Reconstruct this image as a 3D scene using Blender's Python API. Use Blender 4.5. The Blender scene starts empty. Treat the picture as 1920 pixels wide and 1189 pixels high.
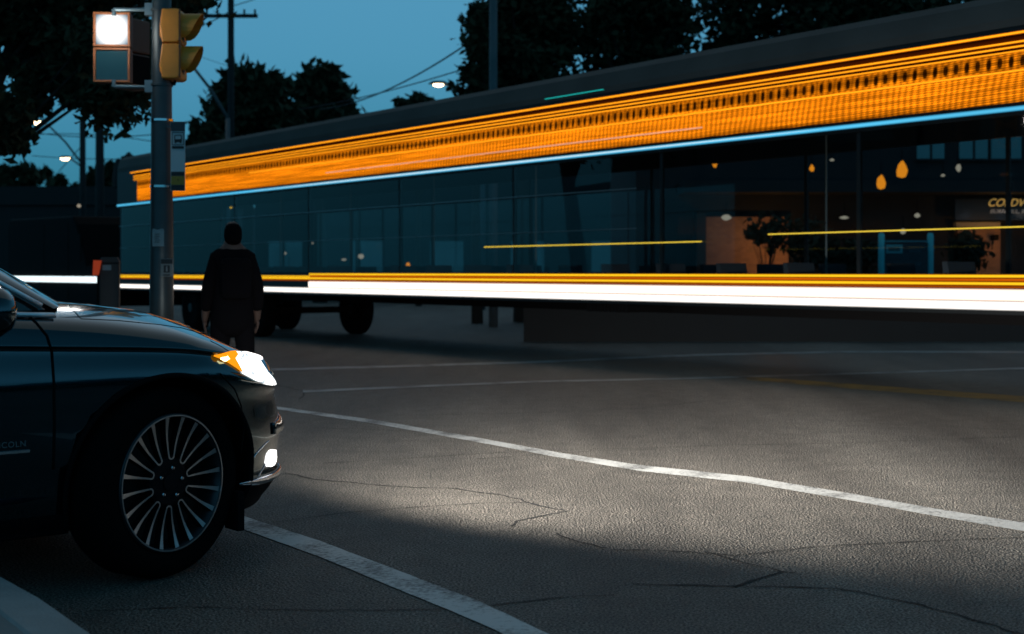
import bpy, bmesh, math, random
from math import radians as R, sin, cos, pi, tan, atan2, sqrt
from mathutils import Vector, Matrix, noise
from mathutils.bvhtree import BVHTree
random.seed(7)
SC = bpy.context.scene
COL = SC.collection
F = 2667.0; CH = 1.2; U0 = 960.0; V0 = 510.0     # focal length in photo pixels, eye height, principal column, horizon row

# ---------------------------------------------------------------- camera
cam = bpy.data.cameras.new("camera"); camo = bpy.data.objects.new("camera", cam); COL.objects.link(camo)
camo.location = (0, 0, CH); camo.rotation_euler = (R(90), 0, 0)
cam.sensor_width = 36; cam.lens = 36 * F / 1920; cam.shift_y = -(594.5 - V0) / 1920
cam.clip_start = .1; cam.clip_end = 2000
cam.dof.use_dof = True; cam.dof.focus_distance = 6.8; cam.dof.aperture_fstop = 3.2
SC.camera = camo

# ---------------------------------------------------------------- world, dim dusk sun
w = bpy.data.worlds.new("World"); SC.world = w; w.use_nodes = True
nt = w.node_tree; nt.nodes.clear()
SUN_EL, SUN_ROT = R(1.5), R(0)
sky = nt.nodes.new('ShaderNodeTexSky'); sky.sky_type = 'NISHITA'; sky.sun_disc = False
sky.sun_elevation = SUN_EL; sky.sun_rotation = SUN_ROT; sky.air_density = 1.0; sky.dust_density = .3; sky.ozone_density = 4.0
grade = nt.nodes.new('ShaderNodeMix'); grade.data_type = 'RGBA'; grade.blend_type = 'MIX'; grade.inputs[0].default_value = .82
tc = nt.nodes.new('ShaderNodeTexCoord'); sp = nt.nodes.new('ShaderNodeSeparateXYZ'); nt.links.new(tc.outputs['Generated'], sp.inputs[0])
rp = nt.nodes.new('ShaderNodeValToRGB'); rp.color_ramp.interpolation = 'B_SPLINE'
el = rp.color_ramp.elements
el[0].position = 0.0; el[0].color = (.015, .12, .19, 1)
el[1].position = 1.0; el[1].color = (.010, .05, .085, 1)
for p_, c_ in ((.06, (.025, .18, .28, 1)), (.15, (.078, .29, .45, 1)), (.30, (.09, .30, .46, 1)), (.55, (.03, .14, .22, 1))):
    e_ = el.new(p_); e_.color = c_
nt.links.new(sp.outputs[2], rp.inputs[0])
mulv = nt.nodes.new('ShaderNodeVectorMath'); mulv.operation = 'SCALE'; mulv.inputs[3].default_value = 8.0
nt.links.new(rp.outputs[0], mulv.inputs[0])
tint = nt.nodes.new('ShaderNodeVectorMath'); tint.operation = 'MULTIPLY'; tint.inputs[1].default_value = (.12, .5, .8)
nt.links.new(sky.outputs[0], tint.inputs[0])
nt.links.new(tint.outputs[0], grade.inputs[6]); nt.links.new(mulv.outputs[0], grade.inputs[7])
bg = nt.nodes.new('ShaderNodeBackground'); bg.inputs[1].default_value = .15
out = nt.nodes.new('ShaderNodeOutputWorld')
nt.links.new(grade.outputs[2], bg.inputs[0]); nt.links.new(bg.outputs[0], out.inputs[0])
sl = bpy.data.lights.new("sun", 'SUN'); sl.energy = .18; sl.angle = R(70); sl.color = (1, .72, .48)
so = bpy.data.objects.new("sun", sl); COL.objects.link(so); so.rotation_euler = (R(-35), 0, 0)
SC.view_settings.view_transform = 'Standard'; SC.view_settings.look = 'None'
SC.view_settings.exposure = 0; SC.view_settings.gamma = 1
SC.cycles.max_bounces = 8; SC.cycles.transparent_max_bounces = 24; SC.cycles.caustics_reflective = False
SC.cycles.caustics_refractive = False; SC.cycles.sample_clamp_indirect = 3

# ---------------------------------------------------------------- helpers
def P(u, v, d):                     # a point seen at photo pixel (u, v), d metres ahead
    return Vector(((u - U0) / F * d, d, CH - (v - V0) / F * d))
def G(u, v, z=0.0):                 # the same on a level plane
    return P(u, v, (CH - z) * F / (v - V0))

def mat(name, col=(.1, .1, .1), rough=.6, metal=0., emit=None, strength=0., coat=0., spec=.5, coat_rough=.05):
    m = bpy.data.materials.new(name); m.use_nodes = True
    b = m.node_tree.nodes['Principled BSDF']
    b.inputs['Base Color'].default_value = (*col, 1); b.inputs['Roughness'].default_value = rough
    b.inputs['Metallic'].default_value = metal; b.inputs['Specular IOR Level'].default_value = spec
    b.inputs['Coat Weight'].default_value = coat; b.inputs['Coat Roughness'].default_value = coat_rough
    if emit:
        b.inputs['Emission Color'].default_value = (*emit, 1); b.inputs['Emission Strength'].default_value = strength
    return m
def N(m, t, **kw):
    n = m.node_tree.nodes.new(t)
    for k, v in kw.items():
        if k.startswith('i_'):
            n.inputs[int(k[2:]) if k[2:].isdigit() else k[2:]].default_value = v
        else: setattr(n, k, v)
    return n
def L(m, a, b): m.node_tree.links.new(a, b)
def worn(m, amount=.35, scale=6., bump=.0, bscale=60.):      # break up a flat colour with noise in value and roughness
    b = m.node_tree.nodes['Principled BSDF']; c = tuple(b.inputs['Base Color'].default_value)
    t = N(m, 'ShaderNodeTexCoord'); n = N(m, 'ShaderNodeTexNoise', i_Scale=scale, i_Detail=6.)
    L(m, t.outputs['Object'], n.inputs['Vector'])
    mx = N(m, 'ShaderNodeMix', data_type='RGBA'); mx.inputs[6].default_value = tuple(x * (1 - amount) for x in c[:3]) + (1,)
    mx.inputs[7].default_value = tuple(min(1, x * (1 + amount)) for x in c[:3]) + (1,)
    L(m, n.outputs[0], mx.inputs[0]); L(m, mx.outputs[2], b.inputs['Base Color'])
    if bump:
        n2 = N(m, 'ShaderNodeTexNoise', i_Scale=bscale, i_Detail=4.); L(m, t.outputs['Object'], n2.inputs['Vector'])
        bp = N(m, 'ShaderNodeBump', i_Strength=bump, i_Distance=.01); L(m, n2.outputs[0], bp.inputs['Height']); L(m, bp.outputs[0], b.inputs['Normal'])
    return m

class MB:
    def __init__(s): s.v = []; s.f = []
    def add(s, vs, fs):
        o = len(s.v); s.v += [tuple(x) for x in vs]; s.f += [tuple(o + i for i in f) for f in fs]; return s
    def box(s, lo, hi, M=None):
        x0, y0, z0 = lo; x1, y1, z1 = hi
        vs = [Vector(p) for p in ((x0,y0,z0),(x1,y0,z0),(x1,y1,z0),(x0,y1,z0),(x0,y0,z1),(x1,y0,z1),(x1,y1,z1),(x0,y1,z1))]
        if M: vs = [M @ p for p in vs]
        return s.add(vs, [(0,3,2,1),(4,5,6,7),(0,1,5,4),(1,2,6,5),(2,3,7,6),(3,0,4,7)])
    def tube(s, pts, r, n=8, cap=True):
        pts = [Vector(p) for p in pts]; rs = r if isinstance(r, (list, tuple)) else [r] * len(pts)
        vs = []; up = None
        for i, p in enumerate(pts):
            t = (pts[min(i + 1, len(pts) - 1)] - pts[max(i - 1, 0)]).normalized()
            if up is None: up = t.orthogonal().normalized()
            up = (up - t * up.dot(t)).normalized(); b = t.cross(up)
            for k in range(n):
                a = 2 * pi * k / n; vs.append(p + (up * cos(a) + b * sin(a)) * rs[i])
        fs = [(i*n+k, i*n+(k+1)%n, (i+1)*n+(k+1)%n, (i+1)*n+k) for i in range(len(pts)-1) for k in range(n)]
        if cap: fs += [tuple(reversed(range(n))), tuple(range((len(pts)-1)*n, len(pts)*n))]
        return s.add(vs, fs)
    def lathe(s, prof, M=None, n=32, close=False):         # profile [(radius, height)] round local z
        vs = []
        for r_, z in prof:
            for k in range(n):
                a = 2*pi*k/n; p = Vector((r_*cos(a), r_*sin(a), z)); vs.append(M @ p if M else p)
        m_ = len(prof); fs = [(i*n+k, i*n+(k+1)%n, ((i+1)%m_)*n+(k+1)%n, ((i+1)%m_)*n+k) for i in range(m_ if close else m_-1) for k in range(n)]
        if not close: fs += [tuple(reversed(range(n))), tuple(range((m_-1)*n, m_*n))]
        return s.add(vs, fs)
    def prism(s, poly, d, M=None):                          # 2-D polygon (x, z) extruded d along y
        n = len(poly); vs = [Vector((x, 0, z)) for x, z in poly] + [Vector((x, d, z)) for x, z in poly]
        if M: vs = [M @ p for p in vs]
        return s.add(vs, [tuple(range(n)), tuple(reversed(range(n, 2*n)))] + [(i, i+n, (i+1)%n+n, (i+1)%n) for i in range(n)])
    def build(s, name, m, parent=None, smooth=False, bevel=0):
        me = bpy.data.meshes.new(name); me.from_pydata(s.v, [], s.f); me.validate(); 
        bm = bmesh.new(); bm.from_mesh(me)
        bmesh.ops.recalc_face_normals(bm, faces=bm.faces)
        bm.to_mesh(me); bm.free()
        o = bpy.data.objects.new(name, me); COL.objects.link(o); me.materials.append(m)
        if smooth:
            for p in me.polygons: p.use_smooth = True
        if bevel:
            b = o.modifiers.new('bevel', 'BEVEL'); b.width = bevel; b.segments = 2; b.limit_method = 'ANGLE'
        if parent: o.parent = parent
        return o
def tag(o, label=None, cat=None, group=None, kind=None):
    if label: o['label'] = label
    if cat: o['category'] = cat
    if group: o['group'] = group
    if kind: o['kind'] = kind
    return o
def empty(name, loc=(0,0,0), rz=0., label=None, cat=None, group=None):
    o = bpy.data.objects.new(name, None); COL.objects.link(o); o.location = loc; o.rotation_euler = (0, 0, rz); o.empty_display_size = .2
    return tag(o, label, cat, group)
def text(name, s, size, m, M, parent, extrude=.002, shear=0., space=1.):
    c = bpy.data.curves.new(name, 'FONT'); c.body = s; c.size = size; c.extrude = extrude; c.shear = shear; c.space_character = space
    t = bpy.data.objects.new(name, c); COL.objects.link(t); bpy.context.view_layer.update()
    me = bpy.data.meshes.new_from_object(t.evaluated_get(bpy.context.evaluated_depsgraph_get()))
    bpy.data.objects.remove(t); me.transform(M); me.materials.clear(); me.materials.append(m)
    o = bpy.data.objects.new(name, me); COL.objects.link(o); o.parent = parent
    return o

# ---------------------------------------------------------------- materials
def asphalt():
    m = mat('asphalt', (.06, .06, .058), .72); b = m.node_tree.nodes['Principled BSDF']
    t = N(m, 'ShaderNodeTexCoord')
    g1 = N(m, 'ShaderNodeTexNoise', i_Scale=100., i_Detail=2.); g2 = N(m, 'ShaderNodeTexVoronoi', i_Scale=95.)
    g3 = N(m, 'ShaderNodeTexNoise', i_Scale=.55, i_Detail=7., i_Roughness=.62); g4 = N(m, 'ShaderNodeTexNoise', i_Scale=5., i_Detail=6.)
    mp = N(m, 'ShaderNodeMapping'); mp.inputs['Rotation'].default_value = (0, 0, R(-35)); mp.inputs['Scale'].default_value = (1.0, .12, 1)
    L(m, t.outputs['Object'], mp.inputs[0])
    for g in (g1, g2, g4): L(m, t.outputs['Object'], g.inputs['Vector'])
    L(m, mp.outputs[0], g3.inputs['Vector'])
    r1 = N(m, 'ShaderNodeValToRGB'); r1.color_ramp.elements[0].position = .40; r1.color_ramp.elements[1].position = .66
    r1.color_ramp.elements[0].color = (.010, .009, .008, 1); r1.color_ramp.elements[1].color = (.30, .268, .225, 1)
    L(m, g1.outputs[0], r1.inputs[0])
    r3 = N(m, 'ShaderNodeMapRange'); r3.inputs[1].default_value = .3; r3.inputs[2].default_value = .7; r3.inputs[3].default_value = .32; r3.inputs[4].default_value = 1.5
    L(m, g3.outputs[0], r3.inputs[0])
    r4 = N(m, 'ShaderNodeMapRange'); r4.inputs[1].default_value = .3; r4.inputs[2].default_value = .7; r4.inputs[3].default_value = .8; r4.inputs[4].default_value = 1.15
    L(m, g4.outputs[0], r4.inputs[0])
    mm = N(m, 'ShaderNodeMath', operation='MULTIPLY'); L(m, r3.outputs[0], mm.inputs[0]); L(m, r4.outputs[0], mm.inputs[1])
    vm = N(m, 'ShaderNodeVectorMath', operation='SCALE'); L(m, r1.outputs[0], vm.inputs[0]); L(m, mm.outputs[0], vm.inputs[3])
    L(m, vm.outputs[0], b.inputs['Base Color'])
    ad = N(m, 'ShaderNodeMath', operation='ADD'); L(m, g1.outputs[0], ad.inputs[0]); L(m, g2.outputs[0], ad.inputs[1])
    bp = N(m, 'ShaderNodeBump', i_Strength=1., i_Distance=.010); L(m, ad.outputs[0], bp.inputs['Height']); L(m, bp.outputs[0], b.inputs['Normal'])
    rr = N(m, 'ShaderNodeMapRange'); rr.inputs[3].default_value = .5; rr.inputs[4].default_value = .85; L(m, g3.outputs[0], rr.inputs[0]); L(m, rr.outputs[0], b.inputs['Roughness'])
    return m
def paint_line(name, col):
    m = mat(name, col, .6); b = m.node_tree.nodes['Principled BSDF']
    t = N(m, 'ShaderNodeTexCoord'); n = N(m, 'ShaderNodeTexNoise', i_Scale=42., i_Detail=5., i_Roughness=.7); n2 = N(m, 'ShaderNodeTexNoise', i_Scale=3.2, i_Detail=4.)
    L(m, t.outputs['Object'], n.inputs['Vector']); L(m, t.outputs['Object'], n2.inputs['Vector'])
    ml = N(m, 'ShaderNodeMath', operation='MULTIPLY'); L(m, n.outputs[0], ml.inputs[0]); L(m, n2.outputs[0], ml.inputs[1])
    r = N(m, 'ShaderNodeValToRGB'); r.color_ramp.elements[0].position = .14; r.color_ramp.elements[1].position = .27
    r.color_ramp.elements[0].color = (.06, .06, .058, 1); r.color_ramp.elements[1].color = (*col, 1)
    L(m, ml.outputs[0], r.inputs[0]); L(m, r.outputs[0], b.inputs['Base Color'])
    bp = N(m, 'ShaderNodeBump', i_Strength=.6, i_Distance=.004); L(m, n.outputs[0], bp.inputs['Height']); L(m, bp.outputs[0], b.inputs['Normal'])
    return m
M_ASPH = asphalt(); M_WHITE = paint_line('road_paint_white', (.52, .52, .50)); M_YEL = paint_line('road_paint_yellow', (.35, .2, .05))
M_FADED = paint_line('road_paint_faded', (.30, .31, .30))
M_CRACK = mat('crack_dark', (.006, .006, .006), .9)
M_CONC = worn(mat('kerb_concrete', (.34, .34, .33), .8), .4, 5., .5, 80.)
M_PAINT = mat('car_paint', (.010, .044, .057), .15, .95, coat=1., coat_rough=.03)
M_BLACKP = mat('black_plastic', (.003, .003, .0035), .85, spec=.1)
M_RUBBER = mat('rubber', (.004, .004, .004), .95, spec=.05)
M_CHROME = mat('chrome', (.75, .77, .8), .08, 1.)
M_GLASSD = mat('car_glass', (.002, .003, .004), .03, 0., coat=1.)
M_SPOKE = mat('machined_spoke', (.42, .46, .48), .32, 1.)
M_POCKET = mat('wheel_pocket', (.002, .002, .003), .7, 0., spec=.15)
M_POLE = worn(mat('galvanised_pole', (.045, .062, .068), .42, .55), .45, 4.)
M_DARKPOLE = worn(mat('dark_timber_pole', (.012, .014, .015), .9), .4, 3.)
M_GREYPOLE = worn(mat('grey_street_pole', (.07, .09, .1), .7), .3, 3.)
M_SIGY = worn(mat('signal_yellow', (.62, .23, .02), .5), .22, 9.)
M_WIRE = mat('wire_black', (.004, .012, .016), .8)
M_BUSD = mat('bus_dark_paint', (.0025, .004, .005), .5, spec=.3)
M_BUSG = worn(mat('bus_grey_cove', (.07, .066, .06), .7, spec=.15), .6, .8)
M_BARK = mat('bark', (.02, .017, .014), .95)
M_LEAF = worn(mat('leaf_dark', (.030, .038, .020), .75, spec=.1), .5, 1.2)
M_LEAF2 = worn(mat('leaf_brown_green', (.036, .038, .024), .75, spec=.1), .5, 1.2)
def E_(name, col, s):
    m = bpy.data.materials.new(name); m.use_nodes = True; nt = m.node_tree; nt.nodes.clear()
    e = nt.nodes.new('ShaderNodeEmission'); e.inputs[0].default_value = (*col, 1); e.inputs[1].default_value = s
    o = nt.nodes.new('ShaderNodeOutputMaterial'); nt.links.new(e.outputs[0], o.inputs[0]); return m
E_ORANGE = E_('led_amber', (1, .27, .004), 1.15); E_ORANGE2 = E_('led_amber_line', (1, .34, .008), 1.5)
E_YEL = E_('led_yellow', (1, .55, .012), 1.2); E_YEL2 = E_('led_deep_orange', (.62, .11, .003), .8)
E_WHITE = E_('led_white', (1, .93, .86), 1.6); E_BLUE = E_('led_blue', (.075, .52, .86), 1.0); E_BLUEC = E_('led_blue_core', (.6, .8, .88), 1.1)
E_PINK = E_('led_pink', (1, .45, .28), 1.0); E_CYAN = E_('led_cyan', (.02, .55, .5), .9); E_YLINE = E_('led_thin_yellow', (.85, .6, .06), 1.0)
E_WARM = E_('lamp_warm', (1, .72, .42), 9.); E_COOL = E_('lamp_cool_white', (1, .94, .88), 14.)
E_AMB = E_('lamp_amber', (1, .30, .015), .9); E_PALE = E_('lamp_pale', (.75, .65, .5), .4)
def glass_mat(name, tintc=(.92, .95, .96)):
    m = bpy.data.materials.new(name); m.use_nodes = True; nt = m.node_tree; nt.nodes.clear()
    t = nt.nodes.new('ShaderNodeBsdfTransparent'); t.inputs[0].default_value = (*tintc, 1)
    g = nt.nodes.new('ShaderNodeBsdfGlossy'); g.inputs[1].default_value = .02
    f = nt.nodes.new('ShaderNodeFresnel'); f.inputs[0].default_value = 1.45
    mx = nt.nodes.new('ShaderNodeMixShader'); o = nt.nodes.new('ShaderNodeOutputMaterial')
    ge = nt.nodes.new('ShaderNodeNewGeometry'); iv = nt.nodes.new('ShaderNodeMath'); iv.operation = 'SUBTRACT'; iv.inputs[0].default_value = 1
    nt.links.new(ge.outputs['Backfacing'], iv.inputs[1]); ml = nt.nodes.new('ShaderNodeMath'); ml.operation = 'MULTIPLY'
    nt.links.new(iv.outputs[0], ml.inputs[0]); nt.links.new(f.outputs[0], ml.inputs[1])   # the front face reflects, the inner face of the pane does not
    nt.links.new(ml.outputs[0], mx.inputs[0]); nt.links.new(t.outputs[0], mx.inputs[1]); nt.links.new(g.outputs[0], mx.inputs[2]); nt.links.new(mx.outputs[0], o.inputs[0])
    return m
M_GLASS = glass_mat('bus_window_glass')

# ---------------------------------------------------------------- ground, markings, cracks, kerb
g = MB(); NX = 40
g.add([(-300, -60, 0), (300, -60, 0), (300, 600, 0), (-300, 600, 0)], [(0, 1, 2, 3)])
tag(g.build('road', M_ASPH), kind='structure')
def strip_px(name, pts, m, z=.004, label=None):       # [(u, v_top, v_bottom)] painted strip lying on the road
    vs = []; fs = []
    dense = []
    for (a, b_) in zip(pts, pts[1:]):
        for k in range(8): dense.append(tuple(a[i] + (b_[i] - a[i]) * k / 8 for i in range(3)))
    dense.append(pts[-1])
    for i, (u, v0, v1) in enumerate(dense):
        j = .12 * noise.noise(Vector((u * .05, v0 * .1, 3))) * (v1 - v0) * .3
        vs += [G(u, v0 + j, z), G(u, v1 - j, z)]
        if i: fs.append((2*i-2, 2*i-1, 2*i+1, 2*i))
    b = MB(); b.add(vs, fs); return tag(b.build(name, m), kind='structure')
strip_px('crosswalk_line', [(380, 938, 962), (445, 964, 988), (600, 1014, 1044), (750, 1071, 1106), (900, 1128, 1168), (1015, 1182, 1222), (1200, 1262, 1312)], M_WHITE)
strip_px('crosswalk_line', [(480, 757, 761), (530, 764, 769), (700, 787, 794), (880, 818, 826), (1050, 849, 858), (1200, 872, 883), (1400, 893, 905), (1600, 926, 939), (1750, 953, 967), (1920, 980, 996), (2100, 1015, 1034)], M_WHITE)
strip_px('lane_line', [(400, 697, 701), (510, 691, 695), (700, 686, 690), (1000, 677, 681), (1300, 664, 667.5), (1600, 658, 661), (2000, 659, 662)], M_FADED)
strip_px('lane_line', [(568, 732, 736), (750, 724, 727.5), (1000, 714, 717), (1250, 709, 712), (1500, 702, 705), (1920, 689, 692), (2100, 684, 687)], M_FADED)
strip_px('lane_line', [(1400, 706, 712), (1600, 720, 729), (1920, 743, 754), (2100, 756, 770)], M_YEL)
CR = [[(530,887),(600,899),(700,910),(780,914),(860,915),(940,930),(1000,944),(1062,958)], [(1062,958),(1010,968),(960,978),(950,992)],
      [(1040,1000),(1075,1012),(1100,1017),(1145,1029)], [(1145,1030),(1240,1035),(1380,1040),(1500,1028),(1700,1016),(1920,1009),(2050,1004)],
      [(1320,1034),(1390,1052),(1470,1072),(1500,1074)], [(1466,1072),(1420,1086),(1378,1101)], [(1200,1092),(1378,1096),(1500,1097),(1590,1101),(1700,1130),(1820,1164),(1950,1205)],
      [(180,1143),(330,1140),(480,1142),(700,1146),(900,1136),(1040,1122),(1160,1114)], [(520,722),(545,726),(566,733),(574,741),(562,752)],
      [(720,779),(860,777),(1000,774),(1200,766),(1360,748),(1640,744)], [(600,869),(760,860),(900,850),(1080,843),(1340,836),(1600,830),(1920,818)], [(520,978),(640,962),(780,950),(900,943),(1000,941)],
      [(900,860),(1100,846),(1240,842)], [(1500,785),(1720,798),(1920,806)], [(560,800),(700,806),(860,812),(1000,812)]]
for i, c in enumerate(CR):
    pts = []
    for a, b_ in zip(c, c[1:]):
        n = max(3, int(abs(b_[0]-a[0]) / 7))
        for k in range(n):
            t = k / n; u = a[0] + (b_[0]-a[0])*t; v = a[1] + (b_[1]-a[1])*t; pts.append((u, v))
    q = []
    for (u, v) in pts:
        p = G(u, v, .003); nn = noise.noise(p * 2.3) * .05 + noise.noise(p * 14) * .014
        p += Vector((nn, nn * .9, 0)); q.append(p)
    vs = []; fs = []
    for k, p in enumerate(q):
        t = (q[min(k+1, len(q)-1)] - q[max(k-1, 0)]).normalized(); n_ = Vector((-t.y, t.x, 0))
        wd = (.004 + .012 * abs(noise.noise(p * 5 + Vector((i, 0, 0))))) * (1 if i in (0, 1, 2, 5, 6, 8) else .6) * min(1, p.y / 7 + .2)
        vs += [p + n_ * wd, p - n_ * wd]
        if k: fs.append((2*k-2, 2*k-1, 2*k+1, 2*k))
    b = MB(); b.add(vs, fs); tag(b.build('road_crack', M_CRACK), kind='structure')
# raised kerb and pavement slab at the near corner
ke = [(-.25, 2.6), (-.62, 3.25), (-1.16, 4.13), (-1.55, 4.72), (-1.82, 5.08), (-1.98, 5.12), (-2.2, 4.98), (-3.2, 4.1), (-4.6, 2.7), (-6.2, 1.0), (-7.5, -1), (-2, -1)]
def inset(poly, d):
    o = []; n = len(poly)
    for i in range(n):
        a, b_, c = Vector(poly[i-1]), Vector(poly[i]), Vector(poly[(i+1) % n])
        n1 = (b_ - a).normalized(); n2 = (c - b_).normalized(); nn = Vector((-(n1.y+n2.y), n1.x+n2.x)).normalized()
        o.append(tuple(b_ + nn * d))
    return o
def ring(pa, za, pb, zb): n = len(pa); return [Vector((*p, za)) for p in pa] + [Vector((*p, zb)) for p in pb], [(i, (i+1) % n, (i+1) % n + n, i + n) for i in range(n)]
k1 = inset(ke, .02); k2 = inset(ke, .17); k3 = inset(ke, .18)
b = MB(); b.add(*ring(ke, .0, ke, .10)); b.add(*ring(ke, .10, k1, .12)); b.add(*ring(k1, .12, k2, .125)); b.add(*ring(k2, .125, k3, .117))
tag(b.build('kerb', M_CONC, bevel=0), kind='structure')
k4 = inset(ke, .42); k5 = inset(ke, .43)
b = MB(); b.add(*ring(k3, .117, k4, .121)); b.add(*ring(k4, .121, k5, .112)); b.add([Vector((*p, .118)) for p in k5], [tuple(range(len(k5)))])
tag(b.build('pavement', worn(mat('pavement_concrete', (.26, .26, .25), .85), .35, 3., .5, 60.)), kind='structure')

# ---------------------------------------------------------------- the car
D_W = 5.57; HD = R(50)
hv = Vector((sin(HD), cos(HD), 0)); lv = Vector((-hv.y, hv.x, 0))
wc = Vector(((315 - U0) / F * D_W, D_W, 0)); org = wc + lv * .92
car = empty('parked_car', org, R(90) - HD, 'dark glossy car waiting at the crosswalk with its headlight and amber marker lit', 'car')
CM = Matrix.Translation(org) @ Matrix.Rotation(R(90) - HD, 4, 'Z'); CI = CM.inverted()
def crm(p, t):      # Catmull-Rom through control values
    n = len(p) - 1; x = min(max(t, 0), 1) * n; i = min(int(x), n - 1); s = x - i
    a, b_, c, d = p[max(i-1, 0)], p[i], p[i+1], p[min(i+2, n)]
    return b_ + (c - a) * (s * .5) + (a * 2 - b_ * 5 + c * 4 - d) * (s * s * .5) + (b_ * 3 - a - c * 3 + d) * (s ** 3 * .5)
BX = [(.83, 0), (.81, -.28), (.715, -.52), (.57, -.72), (.41, -.855), (.21, -.93), (0, -.955), (-.4, -.955), (-1.2, -.955), (-2.0, -.955), (-2.85, -.955), (-3.3, -.93), (-3.62, -.84), (-3.78, -.55), (-3.82, 0)]
def zprof(x, a):   # interpolate (x, z) table
    for (x0, z0), (x1, z1) in zip(a, a[1:]):
        if x >= x1:
            t = (x0 - x) / (x0 - x1) if x0 != x1 else 0; t = max(0, min(1, t)); return z0 + (z1 - z0) * t
    return a[-1][1]
Z6 = [(.93, .785), (.5, .845), (.25, .877), (0, .905), (-.4, .925), (-1.2, .955), (-3.0, .99), (-3.82, .98)]
Z7 = [(.93, .82), (.7, .850), (.5, .885), (.25, .930), (0, .975), (-.4, 1.018), (-1.2, 1.06), (-3.0, 1.10), (-3.82, 1.06)]
Z8 = [(.93, .84), (.8, .87), (.6, .918), (.3, .99), (0, 1.045), (-.25, 1.075), (-.6, 1.085), (-1.2, 1.10), (-3.0, 1.13), (-3.82, 1.09)]
ROWS = []
def row(fz, off, ys=1.0, xs=None):
    r_ = []
    for i, (x, y) in enumerate(BX):
        a = Vector(BX[max(i-1, 0)]); c = Vector(BX[min(i+1, len(BX)-1)]); t = (c - a).normalized(); n = Vector((-t.y, t.x))
        if n.dot(Vector((x + 1.4, y * 2))) < 0: n = -n
        if i in (0, len(BX)-1): n = Vector((1 if i == 0 else -1, 0))
        p = Vector((x, y)) + n * off(x)
        if i in (0, len(BX)-1): p.y = 0
        p.y *= ys
        r_.append(Vector((p.x, p.y, fz(x))))
    return r_
fr = lambda x: max(0, min(1, (x - .2) / .5))
ROWS.append([Vector((x * .88 - .17, 0, .20)) for x, y in BX])
ROWS.append(row(lambda x: .20 - .02*fr(x), lambda x: -.20 + .07*fr(x)))
ROWS.append(row(lambda x: .24 - .01*fr(x), lambda x: -.09 + .045*fr(x)))
ROWS.append(row(lambda x: .33 - .01*fr(x), lambda x: -.045 + .060*fr(x)))
ROWS.append(row(lambda x: .40 - .03*fr(x), lambda x: -.03 + .035*fr(x)))
ROWS.append(row(lambda x: .52 - .02*fr(x), lambda x: -.012 + .032*fr(x)))
ROWS.append(row(lambda x: .66, lambda x: 0.0))
ROWS.append(row(lambda x: .80 - .10*fr(x), lambda x: .002))
ROWS.append(row(lambda x: zprof(x, Z6) - .020, lambda x: -.030 - .035*fr(x)))
ROWS.append(row(lambda x: zprof(x, Z6) + .002, lambda x: -.014 - .055*fr(x)))
ROWS.append(row(lambda x: zprof(x, Z7), lambda x: -.10 - .07*fr(x)))
ROWS.append(row(lambda x: zprof(x, Z8), lambda x: -.12 - .10*fr(x), .66))
ROWS.append(row(lambda x: zprof(x, Z8) + .012, lambda x: -.12 - .12*fr(x), .3))
ROWS.append([Vector((p.x, 0, p.z + .004)) for p in ROWS[-1]])
NI, NJ = 150, 84
grid = []
for j in range(NJ + 1):
    col = [crm([rr[i] for rr in ROWS], j / NJ) for i in range(len(BX))]
    grid.append([crm(col, i / NI) for i in range(NI + 1)])
vs = []; fs = []
for side in (1, -1):
    o_ = len(vs)
    for j in range(NJ + 1):
        for i in range(NI + 1):
            p = grid[j][i]; y = 0 if (i in (0, NI) or j in (0, NJ)) else min(p.y, -.0005); vs.append((p.x, y * side, p.z))
    for j in range(NJ):
        for i in range(NI):
            a = o_ + j*(NI+1) + i; q = (a, a+1, a+NI+2, a+NI+1); fs.append(q if side > 0 else q[::-1])
me = bpy.data.meshes.new('body'); me.from_pydata(vs, [], fs)
bm = bmesh.new(); bm.from_mesh(me); bmesh.ops.remove_doubles(bm, verts=bm.verts, dist=.0003); bmesh.ops.dissolve_degenerate(bm, edges=bm.edges, dist=.0001)
bmesh.ops.recalc_face_normals(bm, faces=bm.faces); bm.to_mesh(me); bm.free()
full = bpy.data.objects.new('body', me); COL.objects.link(full)
bvh = BVHTree.FromPolygons([v.co.copy() for v in me.vertices], [tuple(p.vertices) for p in me.polygons])
me.materials.append(M_PAINT); me.materials.append(M_BLACKP)
cut = MB()
for x in (0, -2.85):
    for s in (-1, 1):
        Mx = Matrix.Translation((x, s * .52, .382)) @ Matrix.Rotation(R(90) * -s, 4, 'X')
        cut.lathe([(.412, 0), (.412, .6)], Mx, 56)
cu = cut.build('cutter', M_BLACKP); 
bo = full.modifiers.new('b', 'BOOLEAN'); bo.operation = 'DIFFERENCE'; bo.object = cu; bo.solver = 'EXACT'
bpy.context.view_layer.update()
me2 = bpy.data.meshes.new_from_object(full.evaluated_get(bpy.context.evaluated_depsgraph_get()))
bpy.data.objects.remove(full); bpy.data.objects.remove(cu)
body = bpy.data.objects.new('body', me2); COL.objects.link(body); body.parent = car
me2.materials.clear(); me2.materials.append(M_PAINT); me2.materials.append(M_BLACKP)
for p in me2.polygons:
    p.use_smooth = True; c = p.center
    inw = any(abs(sqrt((c.x - x)**2 + (c.z - .382)**2) - .412) < .012 and abs(p.normal.y) < .5 for x in (0, -2.85)) or (any((c.x - x)**2 + (c.z - .382)**2 < .405**2 for x in (0, -2.85)))
    p.material_index = 1 if (inw or c.z < .30) else 0
    if inw: p.use_smooth = False
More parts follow.
